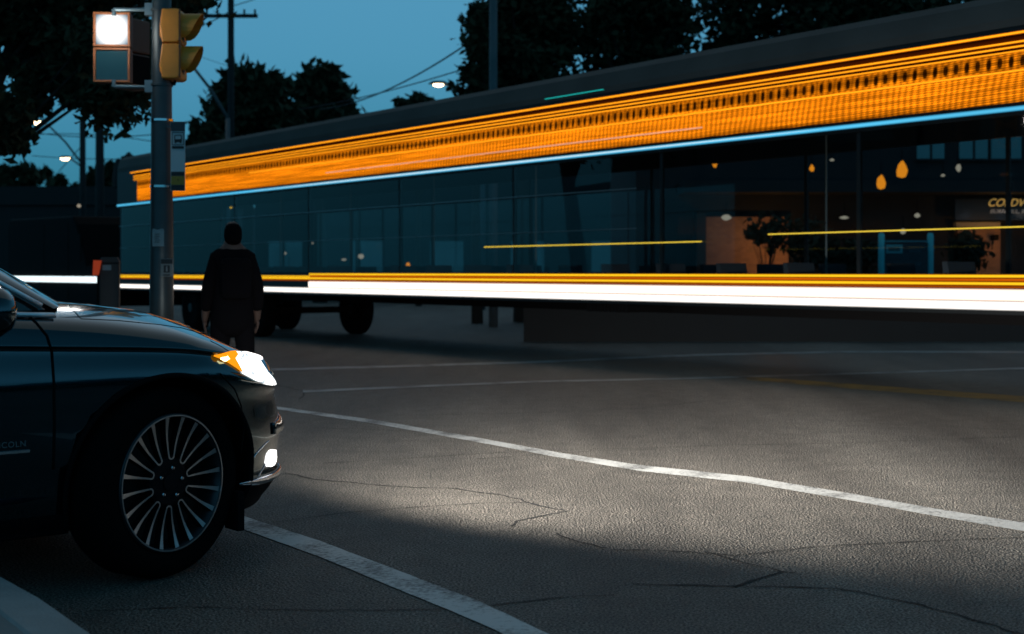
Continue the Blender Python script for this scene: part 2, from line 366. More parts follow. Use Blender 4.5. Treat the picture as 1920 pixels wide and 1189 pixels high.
for x in (0, -2.85):
    for sd in (-1, 1):
        pts = []
        for k in range(61):
            a = R(-22 + 224*k/60); px__, pz__ = x + .415*cos(a), .382 + .415*sin(a)
            h_, n_, _i, _t = bvh.ray_cast(Vector((px__, 2.0*sd, pz__)), Vector((0, -sd, 0)))
            if h_ is not None and abs(h_.y) > .6: pts.append(h_ + Vector((0, .002*sd, 0)))
        b = MB(); b.tube(pts, .011, 8); b.build('arch_lip', M_BLACKP, car, smooth=True)
CAMC = CI @ Vector((0, 0, CH))
def onbody(u, v, off=.004):          # photo pixel -> point on the car's body, in car coordinates
    d = (CI.to_3x3() @ (P(u, v, 1) - Vector((0, 0, CH)))).normalized()
    h, n, i_, t = bvh.ray_cast(CAMC, d)
    if h is None:
        h, n, i_, t = bvh.find_nearest(CAMC + d * 5.9)
    if n.dot(d) > 0: n = -n
    return h + n * off
def patch(name, polyt, polyb, m, parent, off=.006, ns=14, nt_=6, thick=.012):   # surface patch between two pixel polylines
    def at(pl, t):
        x = t * (len(pl)-1); i = min(int(x), len(pl)-2); s = x - i
        return (pl[i][0] + (pl[i+1][0]-pl[i][0])*s, pl[i][1] + (pl[i+1][1]-pl[i][1])*s)
    vs = []; fs = []
    for i in range(ns+1):
        a = at(polyt, i/ns); c = at(polyb, i/ns)
        for j in range(nt_+1):
            s = j / nt_; vs.append(onbody(a[0] + (c[0]-a[0])*s, a[1] + (c[1]-a[1])*s, off + .008 * sin(pi*s) * sin(pi * i/ns)))
    for i in range(ns):
        for j in range(nt_):
            k = i*(nt_+1)+j; fs.append((k, k+1, k+nt_+2, k+nt_+1))
    b = MB(); b.add(vs, fs); o = b.build(name, m, parent, smooth=True)
    md = o.modifiers.new('s', 'SOLIDIFY'); md.thickness = thick; md.offset = -1
    o2 = None
    me_ = o.data.copy(); me_.transform(Matrix.Scale(-1, 4, (0, 1, 0))); me_.flip_normals()
    o2 = bpy.data.objects.new(name, me_); COL.objects.link(o2); o2.parent = parent
    md = o2.modifiers.new('s', 'SOLIDIFY'); md.thickness = thick; md.offset = -1
    return o, o2
def seam(name, px, m=M_BLACKP, r=.0035, off=.0, both=True, n=30, parent=None):
    pts = []
    for a, c in zip(px, px[1:]):
        for k in range(n // (len(px)-1) + 1): t = k / (n // (len(px)-1) + 1); pts.append(onbody(a[0]+(c[0]-a[0])*t, a[1]+(c[1]-a[1])*t, off))
    pts.append(onbody(*px[-1], off))
    b = MB(); b.tube(pts, r, 6)
    if both: b.tube([Vector((p.x, -p.y, p.z)) for p in pts], r, 6)
    return b.build(name, m, parent or car, smooth=True)
seam('door_seam', [(50, 590), (68, 606), (88, 630), (97, 660), (101, 720), (102, 800), (100, 880)], r=.0055)
seam('hood_seam', [(125, 562), (137, 582), (152, 598), (220, 601), (300, 609), (341, 615), (400, 632), (440, 648), (474, 656)], r=.003, off=-.001)
def S_(i, j, off=0.):           # point on the body skin: i along the plan curve from the nose, j up the rows
    def q(a, b_): return crm([crm([rr[k] for rr in ROWS], b_/(len(ROWS)-1)) for k in range(len(BX))], a/(len(BX)-1))
    p = q(i, j)
    if off:
        n = (q(i+.05, j) - q(i-.05, j)).cross(q(i, j+.05) - q(i, j-.05)).normalized()
        if n.dot(p - Vector((-1.4, 0, .6))) < 0: n = -n
        p = p + n * off
    return p
def ppatch(name, top, bot, m, parent, off=.004, ns=36, nt_=16, thick=.006, bulge=.010):
    def at(pl, t):
        x = t*(len(pl)-1); k = min(int(x), len(pl)-2); f_ = x - k; return (pl[k][0] + (pl[k+1][0]-pl[k][0])*f_, pl[k][1] + (pl[k+1][1]-pl[k][1])*f_)
    vs = []
    for a in range(ns+1):
        t0_ = at(top, a/ns); b0 = at(bot, a/ns)
        for c in range(nt_+1): f_ = c/nt_; vs.append(S_(t0_[0]+(b0[0]-t0_[0])*f_, t0_[1]+(b0[1]-t0_[1])*f_, off + bulge*sin(pi*f_)*sin(pi*a/ns)))
    fs = [(a*(nt_+1)+c, a*(nt_+1)+c+1, (a+1)*(nt_+1)+c+1, (a+1)*(nt_+1)+c) for a in range(ns) for c in range(nt_)]
    res = []
    for sd in (1, -1):
        b = MB(); b.add([(v.x, v.y*sd, v.z) for v in vs], fs); o = b.build(name, m, parent[0 if sd == 1 else 1] if isinstance(parent, list) else parent, smooth=True)
        md = o.modifiers.new('s', 'SOLIDIFY'); md.thickness = thick; md.offset = 0; res.append(o)
    return res
# headlights
M_LENS = mat('lens', (.2, .25, .28), .05); lb_ = M_LENS.node_tree.nodes['Principled BSDF']
tl_ = N(M_LENS, 'ShaderNodeTexCoord'); vo_ = N(M_LENS, 'ShaderNodeTexVoronoi', i_Scale=60.); L(M_LENS, tl_.outputs['Object'], vo_.inputs['Vector'])
cr_ = N(M_LENS, 'ShaderNodeValToRGB'); cr_.color_ramp.elements[0].color = (.55, .70, .80, 1); cr_.color_ramp.elements[1].color = (1, .95, .9, 1); cr_.color_ramp.elements[0].position = .05; cr_.color_ramp.elements[1].position = .25
sx_ = N(M_LENS, 'ShaderNodeSeparateColor'); L(M_LENS, vo_.outputs['Color'], sx_.inputs[0]); L(M_LENS, sx_.outputs[0], cr_.inputs[0]); L(M_LENS, cr_.outputs[0], lb_.inputs['Emission Color'])
mr_ = N(M_LENS, 'ShaderNodeMapRange'); mr_.inputs[1].default_value = .1; mr_.inputs[2].default_value = .3; mr_.inputs[3].default_value = .9; mr_.inputs[4].default_value = 2.4; L(M_LENS, sx_.outputs[0], mr_.inputs[0]); L(M_LENS, mr_.outputs[0], lb_.inputs['Emission Strength'])
hl = ppatch('headlight', [(4.33, 9.1), (3.9, 9.22), (3.5, 9.3), (3.0, 9.3), (2.5, 9.15), (2.2, 8.8), (2.05, 8.2), (2.0, 7.8)], [(4.33, 7.15), (3.9, 6.95), (3.4, 6.85), (2.8, 6.85), (2.4, 6.95), (2.0, 7.3)], M_LENS, car)
tl = ppatch('turn_signal', [(4.98, 8.35), (4.85, 8.75), (4.6, 9.0), (4.35, 9.15)], [(4.98, 8.15), (4.8, 7.8), (4.6, 7.5), (4.35, 7.2)], E_('turn_amber', (1, .30, .008), 1.3), hl, .006, 10, 6)
ppatch('turn_bulb', [(4.84, 8.5), (4.72, 8.75), (4.6, 8.6)], [(4.82, 8.1), (4.72, 7.95), (4.62, 8.1)], E_('bulb_hot', (1, .75, .35), 6.), hl, .018, 8, 6, .004)
ppatch('projector_rim', [(2.9, 8.2), (2.7, 8.5), (2.5, 8.2)], [(2.95, 7.4), (2.72, 7.1), (2.5, 7.4)], mat('reflector', (.25, .4, .5), .1, .9), hl, .017, 8, 6, .004)
# fog light, bumper trims
fl = patch('fog_light', [(499, 868), (502, 852), (508, 844), (514, 843)], [(503, 876), (509, 874), (513, 868), (515, 858)], mat('fog_lens', (.3, .3, .3), .05, emit=(1, .95, .92), strength=4.), car, .010, 8, 5)
ppatch('bumper_trim', [(4.3, 3.12), (3.6, 3.2), (2.6, 3.2), (1.2, 3.2), (.1, 3.2)], [(4.3, 3.02), (3.6, 2.85), (2.6, 2.8), (1.2, 2.8), (.1, 2.8)], M_CHROME, car, .006, 24, 5, .008, .006)
seam('bumper_crease', [(470, 872), (472, 862), (480, 850), (497, 832), (505, 826)], M_CHROME, .0028, .002)
seam('bumper_crease', [(497, 870), (492, 880), (484, 893)], M_CHROME, .002, .002)
ppatch('grille_bar', [(1.9, 7.2), (1.0, 7.2), (.1, 7.2)], [(1.9, 7.05), (1.0, 7.0), (.1, 7.0)], M_CHROME, car, .006, 10, 4, .008, .006)
ppatch('bumper_ridge', [(3.0, 5.3), (1.6, 5.35), (.1, 5.35)], [(3.0, 5.0), (1.6, 4.9), (.1, 4.9)], M_PAINT, car, .004, 14, 6, .008, .018)
seam('bumper_seam', [(412, 700), (440, 730), (452, 760), (458, 800), (452, 850)], M_BLACKP, .003)
b = MB()
for s in (-1, 1): b.box((.33, s*.82-.06, .14), (.36, s*.82+.05, .30))
b.build('mud_flap', M_BLACKP, car)
# badge on the door bottom, seen only in part
for k_, vy in ((0, 832), (1, 848)):
    p = onbody(27, vy, .003)
    b = MB(); b.box((p.x-.085, p.y-.003, p.z-.004), (p.x+.085 - .03*k_, p.y+.002, p.z+.003 + .002 * k_)); 
    if k_: b.build('badge_bar', M_CHROME, car)
p = onbody(0, 840, .006)
text('badge', 'LINCOLN', .030, mat('badge_dull', (.25, .3, .32), .35, 1.), Matrix.Translation((p.x - .05, p.y, p.z)) @ Matrix.Rotation(R(90), 4, 'X'), car, .001, 0, 1.15)
sill = MB(); sill.tube([(-.47, -.90, .37), (-1.3, -.915, .36), (-2.35, -.90, .37)], [.02, .03, .02], 10); sill.tube([(-.47, .90, .37), (-1.3, .915, .36), (-2.35, .90, .37)], [.02, .03, .02], 10)
sill.build('sill', mat('sill_trim', (.01, .02, .03), .3, .5), car, smooth=True)
# greenhouse
GR = [[(-.18, 0, 1.085), (-.24, -.40, 1.08), (-.36, -.70, 1.075), (-.50, -.81, 1.055), (-1.2, -.83, 1.06), (-2.2, -.83, 1.08), (-3.0, -.80, 1.10), (-3.5, -.66, 1.11), (-3.66, -.3, 1.11), (-3.7, 0, 1.11)],
      [(-.52, 0, 1.28), (-.57, -.38, 1.275), (-.66, -.63, 1.265), (-.82, -.76, 1.25), (-1.25, -.78, 1.27), (-2.2, -.78, 1.29), (-2.95, -.75, 1.30), (-3.36, -.62, 1.30), (-3.5, -.3, 1.3), (-3.54, 0, 1.3)],
      [(-.90, 0, 1.49), (-.94, -.35, 1.485), (-1.02, -.55, 1.475), (-1.15, -.655, 1.46), (-1.45, -.68, 1.49), (-2.2, -.69, 1.50), (-2.85, -.66, 1.50), (-3.12, -.55, 1.50), (-3.22, -.28, 1.5), (-3.25, 0, 1.5)],
      [(-1.12, 0, 1.57), (-1.15, -.32, 1.565), (-1.22, -.48, 1.555), (-1.3, -.58, 1.545), (-1.55, -.60, 1.565), (-2.2, -.61, 1.58), (-2.75, -.58, 1.57), (-2.9, -.46, 1.57), (-2.98, -.24, 1.57), (-3.0, 0, 1.57)],
      [(-1.4, 0, 1.60), (-1.42, -.2, 1.60), (-1.45, -.28, 1.595), (-1.5, -.32, 1.59), (-1.6, -.34, 1.60), (-2.2, -.34, 1.61), (-2.6, -.3, 1.6), (-2.68, -.24, 1.6), (-2.7, -.14, 1.6), (-2.72, 0, 1.6)],
      [(-1.4, 0, 1.61), (-1.42, 0, 1.61), (-1.45, 0, 1.61), (-1.5, 0, 1.61), (-1.6, 0, 1.61), (-2.2, 0, 1.62), (-2.6, 0, 1.61), (-2.68, 0, 1.61), (-2.7, 0, 1.61), (-2.72, 0, 1.61)]]
GV = [[Vector(p) for p in r_] for r_ in GR]
def gh(t, s): return crm([crm(r_, s) for r_ in GV], t)
def ghmesh(name, t0, t1, s0, s1, m, off=0., n=40, k=16):
    b = MB()
    for sd in (1, -1):
        vs = []
        for j in range(k+1):
            for i in range(n+1):
                t = t0 + (t1-t0)*j/k; s = s0 + (s1-s0)*i/n; p = gh(t, s)
                if off:
                    c = Vector((-1.9, 0, 1.0)); d = (p - c); d = Vector((d.x*.3, d.y, d.z)).normalized(); p = p + d * off
                vs.append((p.x, p.y*sd, p.z))
        b.add(vs, [(j*(n+1)+i, j*(n+1)+i+1, (j+1)*(n+1)+i+1, (j+1)*(n+1)+i) for j in range(k) for i in range(n)])
    return b.build(name, m, car, smooth=True)
ghmesh('window', 0, .47, 0, 1, M_GLASSD)
ghmesh('roof', .38, 1, 0, 1, M_PAINT, .008)
def ribbon(name, s0, s1, m, off=.012, t1=.42, t0=-0.0):
    return ghmesh(name, t0, t1, s0, s1, m, off, 6, 20)
ribbon('pillar', .235, .30, M_PAINT); ribbon('pillar', .49, .53, M_BLACKP); ribbon('pillar', .70, .76, M_PAINT)
cw = MB()
for sd in (1, -1):
    pts = [onbody(u, v, .012) for u, v in ((100, 597), (60, 596), (20, 595), (-60, 594), (-200, 592))]
    cw.tube([Vector((p.x, p.y*sd, p.z)) for p in pts], .010, 8)
    pts = [gh(t, .315) for t in (.02, .1, .2, .3, .38)]; cw.tube([Vector((p.x, (p.y-.018)*sd, p.z+.004)) for p in pts], .010, 8)
cw.build('window_trim', mat('trim_satin', (.7, .78, .82), .5, 1.), car, smooth=True)
# mirrors
for sd in (-1, 1):
    b = MB()
    prof = [(.0, -.10), (.06, -.098), (.10, -.07), (.118, -.02), (.118, .03), (.10, .07), (.085, .085), (0, .085)]
    b.lathe(prof, Matrix.Translation((-.76, sd*1.08, 1.06)) @ Matrix.Rotation(R(90), 4, 'Y') @ Matrix.Diagonal((.8, 1.05, .8, 1)), 24)
    mo = b.build('side_mirror', M_PAINT, car, smooth=True)
    b = MB(); b.tube([(-.79, sd*.84, 1.0), (-.80, sd*1.0, 1.01)], [.035, .025], 8); b.build('mirror_arm', M_BLACKP, mo)
for x, z in ((-1.35, .90), (-2.3, .92)):
    b = MB()
    for sd in (-1, 1): b.tube([(x, sd*.962, z), (x+.03, sd*.985, z), (x+.16, sd*.985, z), (x+.19, sd*.962, z)], .011, 8)
    b.build('door_handle', M_CHROME, car, smooth=True)
# wheels: local z is the axle, outward face towards -y of the car on the right side
def wheel(x, sd, steer):
    M = Matrix.Translation((x, sd*.83, .375)) @ Matrix.Rotation(steer, 4, 'Z') @ Matrix.Rotation(R(90) * (1 if sd < 0 else -1), 4, 'X')
    # after this matrix, local +z points outwards
    h = empty('wheel', (0, 0, 0)); h.parent = car; h.matrix_local = M
    b = MB(); b.lathe([(.268, .10), (.285, .115), (.33, .118), (.362, .10), (.374, .07), (.374, -.07), (.362, -.10), (.30, -.115), (.265, -.10)], None, 72, True); 
    tyre = b.build('tyre', M_RUBBER, h, smooth=True)
    b = MB(); b.lathe([(.272, .102), (.272, .112), (.266, .117), (.258, .113), (.256, .02), (.25, -.10), (.262, -.10)], None, 72, True); rim = b.build('rim_barrel', mat('barrel', (.03, .035, .04), .35, .6), h, smooth=True)
    b = MB(); b.lathe([(.2655, .1165), (.2655, .1195), (.2605, .1195), (.2605, .1165)], None, 96, True); b.build('rim_lip', M_SPOKE, rim)
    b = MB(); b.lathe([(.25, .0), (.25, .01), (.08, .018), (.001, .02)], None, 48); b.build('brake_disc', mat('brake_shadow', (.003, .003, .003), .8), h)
    b = MB(); sp_ = MB()
    # ten looped spoke pairs: each loop is a rounded U, wide arms at the rim
    for k in range(10):
        a0 = 2*pi*(k + .40)/10
        def pt(r_, da, z): a = a0 + da; return Vector((r_*cos(a), r_*sin(a), z))
        zf = lambda r_: .098 + .012 * ((r_ - .09) / .17) - .008 * sin(pi * min(1, max(0, (r_ - .09) / .17)))
        for s in (-1, 1):
            cl = []
            for i in range(13):
                t = i / 12; r_ = .105 + (.262 - .105) * t
                da = s * (.125 + .036 * t + .012 * sin(pi*t)); wd = .0032 + .0022 * t + .0052 * t ** 3
                cl.append((r_, da, wd))
            vs = []; 
            for (r_, da, wd) in cl:
                d = wd / r_; vs += [pt(r_, da - d, zf(r_)), pt(r_, da + d, zf(r_)), pt(r_, da + d * 1.25, zf(r_) - .03), pt(r_, da - d * 1.25, zf(r_) - .03)]
            b.add(vs, [(4*i, 4*i+1, 4*i+5, 4*i+4) for i in range(12)])
            sp_.add([v - Vector((0, 0, .0008)) for v in vs], [f for i in range(12) for f in ((4*i+1, 4*i+2, 4*i+6, 4*i+5), (4*i+2, 4*i+3, 4*i+7, 4*i+6), (4*i+3, 4*i, 4*i+4, 4*i+7), (4*i, 4*i+1, 4*i+5, 4*i+4))])
        arc = []
        for i in range(9):
            ph = pi * i / 8
            for q in (.0131 - .0032, .0131 + .0032):
                rr = .105 - q * sin(ph); arc.append(pt(rr, q * cos(ph) / rr, zf(.105)))
        b.add(arc, [(2*i, 2*i+1, 2*i+3, 2*i+2) for i in range(8)])
    b.build('spoke_face', M_SPOKE, rim); sp_.build('spoke_side', M_POCKET, rim)
    b = MB(); b.lathe([(.102, .060), (.098, .088), (.085, .094), (.036, .094), (.034, .100), (.001, .102)], None, 40); hub = b.build('hub', M_POCKET, h, smooth=False)
    for k in range(5):
        a = 2*pi*(k+.15)/5; b = MB(); b.lathe([(.0085, .090), (.0085, .104), (.006, .108), (.001, .1085)], Matrix.Translation((.058*cos(a), .058*sin(a), 0)), 6); b.build('lug_nut', M_CHROME, hub)
    return h
wheel(-.02, -1, R(17)); wheel(-.02, 1, R(17)); wheel(-2.85, -1, 0); wheel(-2.85, 1, 0)
# headlamp beams
def beam(p, yaw, pitch, e, size, sx, sy, col=(1, .94, .86), rad=.15):
    l = bpy.data.lights.new('headlight_beam', 'SPOT'); l.energy = e; l.spot_size = R(size); l.spot_blend = 1; l.shadow_soft_size = rad; l.color = col
    o = bpy.data.objects.new('headlight_beam', l); COL.objects.link(o); o.parent = car; o.location = p; o.scale = (sx, sy, 1)
    d = Vector((cos(pitch)*cos(yaw), cos(pitch)*sin(yaw), sin(pitch))); o.rotation_euler = d.to_track_quat('-Z', 'Y').to_euler()
beam((.82, -.66, .72), R(6), R(-9.5), 1300, 105, 2.4, .55); beam((1.0, .50, .72), R(-8), R(-6), 2500, 90, 1.7, .30)

def strip_mat(name, col, s_, z0, z1, edge=(1, .2, .01), power=.6, streak=.35):
    m = bpy.data.materials.new(name); m.use_nodes = True; nt = m.node_tree; nt.nodes.clear()
    def mth(op, a, b=None):
        n = nt.nodes.new('ShaderNodeMath'); n.operation = op
        for i, x in enumerate((a, b)):
            if x is None: continue
            if isinstance(x, (int, float)): n.inputs[i].default_value = x
            else: nt.links.new(x, n.inputs[i])
        return n.outputs[0]
    t = nt.nodes.new('ShaderNodeTexCoord'); s = nt.nodes.new('ShaderNodeSeparateXYZ'); nt.links.new(t.outputs['Object'], s.inputs[0])
    h = mth('DIVIDE', mth('SUBTRACT', s.outputs[2], z0), z1 - z0)
    pr = mth('POWER', mth('MAXIMUM', mth('SINE', mth('MULTIPLY', h, pi)), .02), power)      # brighter along the middle of the diffuser
    mp = nt.nodes.new('ShaderNodeMapping'); mp.inputs['Scale'].default_value = (.35, 1, 60.); nt.links.new(t.outputs['Object'], mp.inputs[0])
    nz = nt.nodes.new('ShaderNodeTexNoise'); nz.inputs['Scale'].default_value = 1.; nz.inputs['Detail'].default_value = 4; nt.links.new(mp.outputs[0], nz.inputs['Vector'])
    st = mth('ADD', 1 - streak, mth('MULTIPLY', nz.outputs[0], 2*streak))
    mx = nt.nodes.new('ShaderNodeMix'); mx.data_type = 'RGBA'; mx.inputs[6].default_value = (*edge, 1); mx.inputs[7].default_value = (*col, 1); nt.links.new(pr, mx.inputs[0])
    e = nt.nodes.new('ShaderNodeEmission'); nt.links.new(mx.outputs[2], e.inputs[0]); nt.links.new(mth('MULTIPLY', mth('MULTIPLY', pr, st), s_), e.inputs[1])
    o = nt.nodes.new('ShaderNodeOutputMaterial'); nt.links.new(e.outputs[0], o.inputs[0]); return m

# ---------------------------------------------------------------- the long bus
SB = 1.2; TD = Vector((-.578, .816, 0)).normalized(); YB = 12.8; XB = .36 * YB
BN = Vector((.816, .578, 0)).normalized()       # pointing away from the camera, through the bus
T0, T1, BWID = -4.2, 23.2, 2.55
# local frame: x runs from the nose (0) to the tail, y across away from the kerb side, z up
BM = Matrix.Translation(Vector((XB, YB, 0)) + TD * T0) @ Matrix(((TD.x, BN.x, 0, 0), (TD.y, BN.y, 0, 0), (0, 0, 1, 0), (0, 0, 0, 1)))
bus = empty('city_bus', (0, 0, 0), 0, 'long dark articulated city bus with amber display band, blue line and white lit skirt strip', 'bus')
bus.matrix_world = Matrix.Translation(Vector((XB, YB, 0)) + TD * T0) @ Matrix.Rotation(atan2(TD.y, TD.x), 4, 'Z')
LB = T1 - T0; sg = -1        # with this rotation local +y points towards the camera side; the body lies on -y
def bb(lo, hi): return (min(lo[0], hi[0]), min(lo[1], hi[1]), min(lo[2], hi[2])), (max(lo[0], hi[0]), max(lo[1], hi[1]), max(lo[2], hi[2]))
def bbox(name, m, *boxes, parent=None, bevel=0):
    b = MB()
    for (x0, y0, z0, x1, y1, z1) in boxes: b.box(*bb((x0, -y0, z0), (x1, -y1, z1)))
    return b.build(name, m, parent or bus, bevel=bevel)
AX = [2.7, 20.6, 23.6]; ZS = .81
# skirt panels end just under the lit strip; wheels and chassis show below them
bbox('skirt_panel', M_BUSD, (0, 0, ZS, LB, .06, 1.18)); bbox('skirt_panel', M_BUSD, (0, BWID-.06, ZS, LB, BWID, 1.18))
bbox('floor', M_BUSD, (.05, .07, .84, LB-.05, BWID-.07, .95))
bbox('chassis_beam', M_BLACKP, (.6, .85, .68, LB-.4, 1.0, .838)); bbox('chassis_beam', M_BLACKP, (.6, 1.55, .68, LB-.4, 1.7, .838))
for a in AX: bbox('axle', M_BLACKP, (a-.06, .3, .42, a+.06, BWID-.3, .54))
bbox('header', M_BUSD, (.0, .0, 2.62, LB, .07, 3.42), (.0, BWID-.07, 2.70, LB, BWID, 3.42), (0, .08, 3.25, LB, BWID-.08, 3.33))
rf = MB()
prof = [(0, 3.425), (0, 3.50), (.05, 3.68), (.16, 3.76), (.5, 3.80), (BWID-.5, 3.80), (BWID-.16, 3.76), (BWID-.05, 3.68), (BWID, 3.5), (BWID, 3.425)]
rf.add([(x, -y, z) for x in (0, LB) for y, z in prof], [(i, i+1, i+11, i+10) for i in range(9)] + [tuple(range(10)), tuple(range(10, 20))])
rf.build('roof', M_BUSG, bus)
bbox('front_panel', M_BUSD, (0, .065, ZS, .06, BWID-.065, 1.25), (0, .075, 2.9, .06, BWID-.075, 3.42), parent=bus)
bbox('rear_panel', M_BUSD, (LB-.06, .065, ZS, LB, BWID-.065, 3.42))
bbox('windscreen', M_GLASS, (0.02, .08, 1.25, .04, BWID-.08, 2.9))
nw = 9; wl = (LB - .3) / nw
for k in range(nw):
    x0 = .15 + wl*k; x1 = x0 + wl - .05
    for y in (.02, BWID-.04): bbox('window', M_GLASS, (x0, y, 1.19, x1, y+.012, 2.63 if y < 1 else 2.70))
for k in range(nw+1):
    x0 = .10 + wl*k
    if k % 1 == 0:
        for y in (.035, BWID-.06): bbox('pillar', M_BUSD, (x0, y, 1.175, x0+.05, y+.03, 2.66 if y < 1 else 2.72))
for xj in (LB*.36, LB*.68):      # articulation bellows under the floor
    b = MB()
    for k in range(12):
        x0 = xj + k*.07; b.box(*bb((x0, -.10, .70), (x0+.035, -BWID+.10, .835)))
    b.box(*bb((xj, -.11, .78), (xj+.81, -BWID+.11, .83))); b.build('bellows', M_BLACKP, bus)
for a in AX:
    for y in (.14, BWID-.14-.26):
        M = Matrix.Translation((a, -y, .48)) @ Matrix.Rotation(R(90), 4, 'X')
        b = MB(); b.lathe([(.28, 0), (.30, -.01), (.46, 0), (.48, .03), (.48, .24), (.46, .26), (.28, .26)], M, 36); wh = b.build('wheel', M_RUBBER, bus, smooth=True)
        b = MB(); b.lathe([(.275, .02), (.2, .05), (.1, .03), (.09, -.01), (.001, -.012)], M, 24); b.build('rim', mat('bus_rim', (.02, .02, .022), .5, .6), wh)
# seats low inside (only backs rise to the window line)
m_seat = mat('seat_cloth', (.01, .014, .02), .9)
for k in range(24):
    x0 = 1.6 + k*1.05
    if k % 5 == 4: continue
    for y in (.2, BWID-.65):
        b = MB(); b.prism([(x0, .96), (x0+.06, 1.02), (x0, 1.08), (x0+.40, 1.10), (x0+.44, 1.30), (x0+.50, 1.30), (x0+.47, .96)], .42); b.v = [(x, -(y + yy), z) for x, yy, z in b.v]; b.build('seat', m_seat, bus)
for k in range(9):
    b = MB(); x0 = 2.2 + k*2.9; b.tube([(x0, -1.6, .96), (x0, -1.6, 3.24)], .014, 6); b.build('grab_pole', mat('grab_grey', (.05, .06, .06), .4, .5), bus)
# lit display band (an LED matrix)
def matrix_mat():
    m = bpy.data.materials.new('led_matrix'); m.use_nodes = True; nt = m.node_tree; nt.nodes.clear()
    def mth(op, a, b=None, c=None):
        n = nt.nodes.new('ShaderNodeMath'); n.operation = op
        for i, x in enumerate((a, b, c)):
            if x is None: continue
            if isinstance(x, (int, float)): n.inputs[i].default_value = x
            else: nt.links.new(x, n.inputs[i])
        return n.outputs[0]
    t = nt.nodes.new('ShaderNodeTexCoord'); s = nt.nodes.new('ShaderNodeSeparateXYZ'); nt.links.new(t.outputs['Object'], s.inputs[0])
    x, z = s.outputs[0], s.outputs[2]
    h = mth('DIVIDE', mth('SUBTRACT', z, 2.735), .45)                       # 0 bottom .. 1 top of the band
    nz = nt.nodes.new('ShaderNodeTexNoise'); nz.inputs['Scale'].default_value = 1.0; nz.inputs['Detail'].default_value = 3
    mp = nt.nodes.new('ShaderNodeMapping'); mp.inputs['Scale'].default_value = (.6, 1, 34.); nt.links.new(t.outputs['Object'], mp.inputs[0]); nt.links.new(mp.outputs[0], nz.inputs['Vector'])
    n2 = nt.nodes.new('ShaderNodeTexNoise'); n2.inputs['Scale'].default_value = 1.6; n2.inputs['Detail'].default_value = 2; nt.links.new(t.outputs['Object'], n2.inputs['Vector'])
    def sn(a): return mth('SINE', mth('MULTIPLY', a, 2*pi))
    warp = mth('MULTIPLY', n2.outputs[0], 1.6)
    rows = mth('ADD', .62, mth('MULTIPLY', sn(mth('ADD', mth('ADD', mth('DIVIDE', z, .021), mth('MULTIPLY', x, 1.9)), warp)), .38))
    cols = mth('ADD', .74, mth('MULTIPLY', sn(mth('ADD', mth('DIVIDE', x, .078), mth('ADD', mth('MULTIPLY', h, .7), warp))), .26))
    hw = mth('SINE', mth('MULTIPLY', mth('MINIMUM', mth('MAXIMUM', mth('DIVIDE', mth('SUBTRACT', h, .68), .28), 0), 1), pi))
    tooth = mth('MINIMUM', mth('MULTIPLY', mth('MAXIMUM', mth('ADD', sn(mth('ADD', mth('DIVIDE', x, .120), mth('MULTIPLY', h, .25))), .15), 0), mth('MULTIPLY', hw, 1.7)), 1)
    teeth = mth('SUBTRACT', 1, mth('MULTIPLY', tooth, .95))
    zone = mth('SUBTRACT', 1, mth('MULTIPLY', hw, .5))
    zone = mth('MULTIPLY', zone, mth('ADD', .1, mth('MULTIPLY', mth('POWER', nz.outputs[0], 1.6), 3.0)))
    edge = mth('POWER', mth('MAXIMUM', mth('SINE', mth('MULTIPLY', h, pi)), .01), .22)
    v = mth('MULTIPLY', mth('MULTIPLY', mth('MULTIPLY', rows, cols), mth('MULTIPLY', teeth, edge)), mth('MULTIPLY', zone, 1.55))
    e = nt.nodes.new('ShaderNodeEmission'); e.inputs[0].default_value = (1, .25, .004, 1); nt.links.new(mth('MULTIPLY', v, 1.15), e.inputs[1])
    o = nt.nodes.new('ShaderNodeOutputMaterial'); nt.links.new(e.outputs[0], o.inputs[0]); return m
XE = LB - .25
bbox('display_band', matrix_mat(), (.4, -.012, 2.735, XE - 1.0, .002, 3.185))
def ledbar(name, m, x0, x1, z0, z1, d=.02, y=-.0): return bbox(name, m, (x0, y - d, z0, x1, y + .003, z1))
OR = (1, .36, .01); OE = (.8, .10, .002)
def lbar(name, x0, x1, z0, z1, col=OR, s_=1.7, edge=OE, d=.02, **k): return ledbar(name, strip_mat(name, col, s_, z0, z1, edge, **k), x0, x1, z0, z1, d)
lbar('light_bar', .1, XE-.6, 3.346, 3.374); lbar('light_bar', .1, XE-.8, 3.266, 3.288); lbar('light_bar', .1, XE-.8, 3.224, 3.244)
lbar('light_bar', .1, XE-.8, 3.184, 3.202); lbar('glow_panel', .1, XE-.8, 3.206, 3.342, (.30, .045, .001), .22, (.1, .01, 0), .004, streak=.8)
lbar('light_bar', .1, 20.5, 3.006, 3.028, d=.022); lbar('light_bar', 8.4, 17.5, 2.838, 2.856, (1, .5, .3), 1.1, (1, .25, .02), .022)
lbar('blue_line', .1, XE+.2, 2.650, 2.700, (.10, .56, .88), 1.15, (.01, .2, .4), .03); b = MB(); b.tube([(6.0, .028, 2.680), (8.5, .028, 2.680), (12, .028, 2.680), (17, .028, 2.680), (21, .028, 2.680)], [.001, .006, .010, .009, .001], 8); b.build('blue_line_core', E_BLUEC, bus)
lbar('cyan_line', 10.2, 11.4, 3.46, 3.475, (.02, .55, .5), 1.0, (0, .2, .2))
XS = 4.2 + 13.9; YY = (1, .60, .015)
lbar('side_marker', .1, XS, 1.144, 1.178, YY, 1.3, (.9, .16, .003)); lbar('side_marker', .1, XE, 1.076, 1.110, YY, 1.3, (.9, .16, .003))
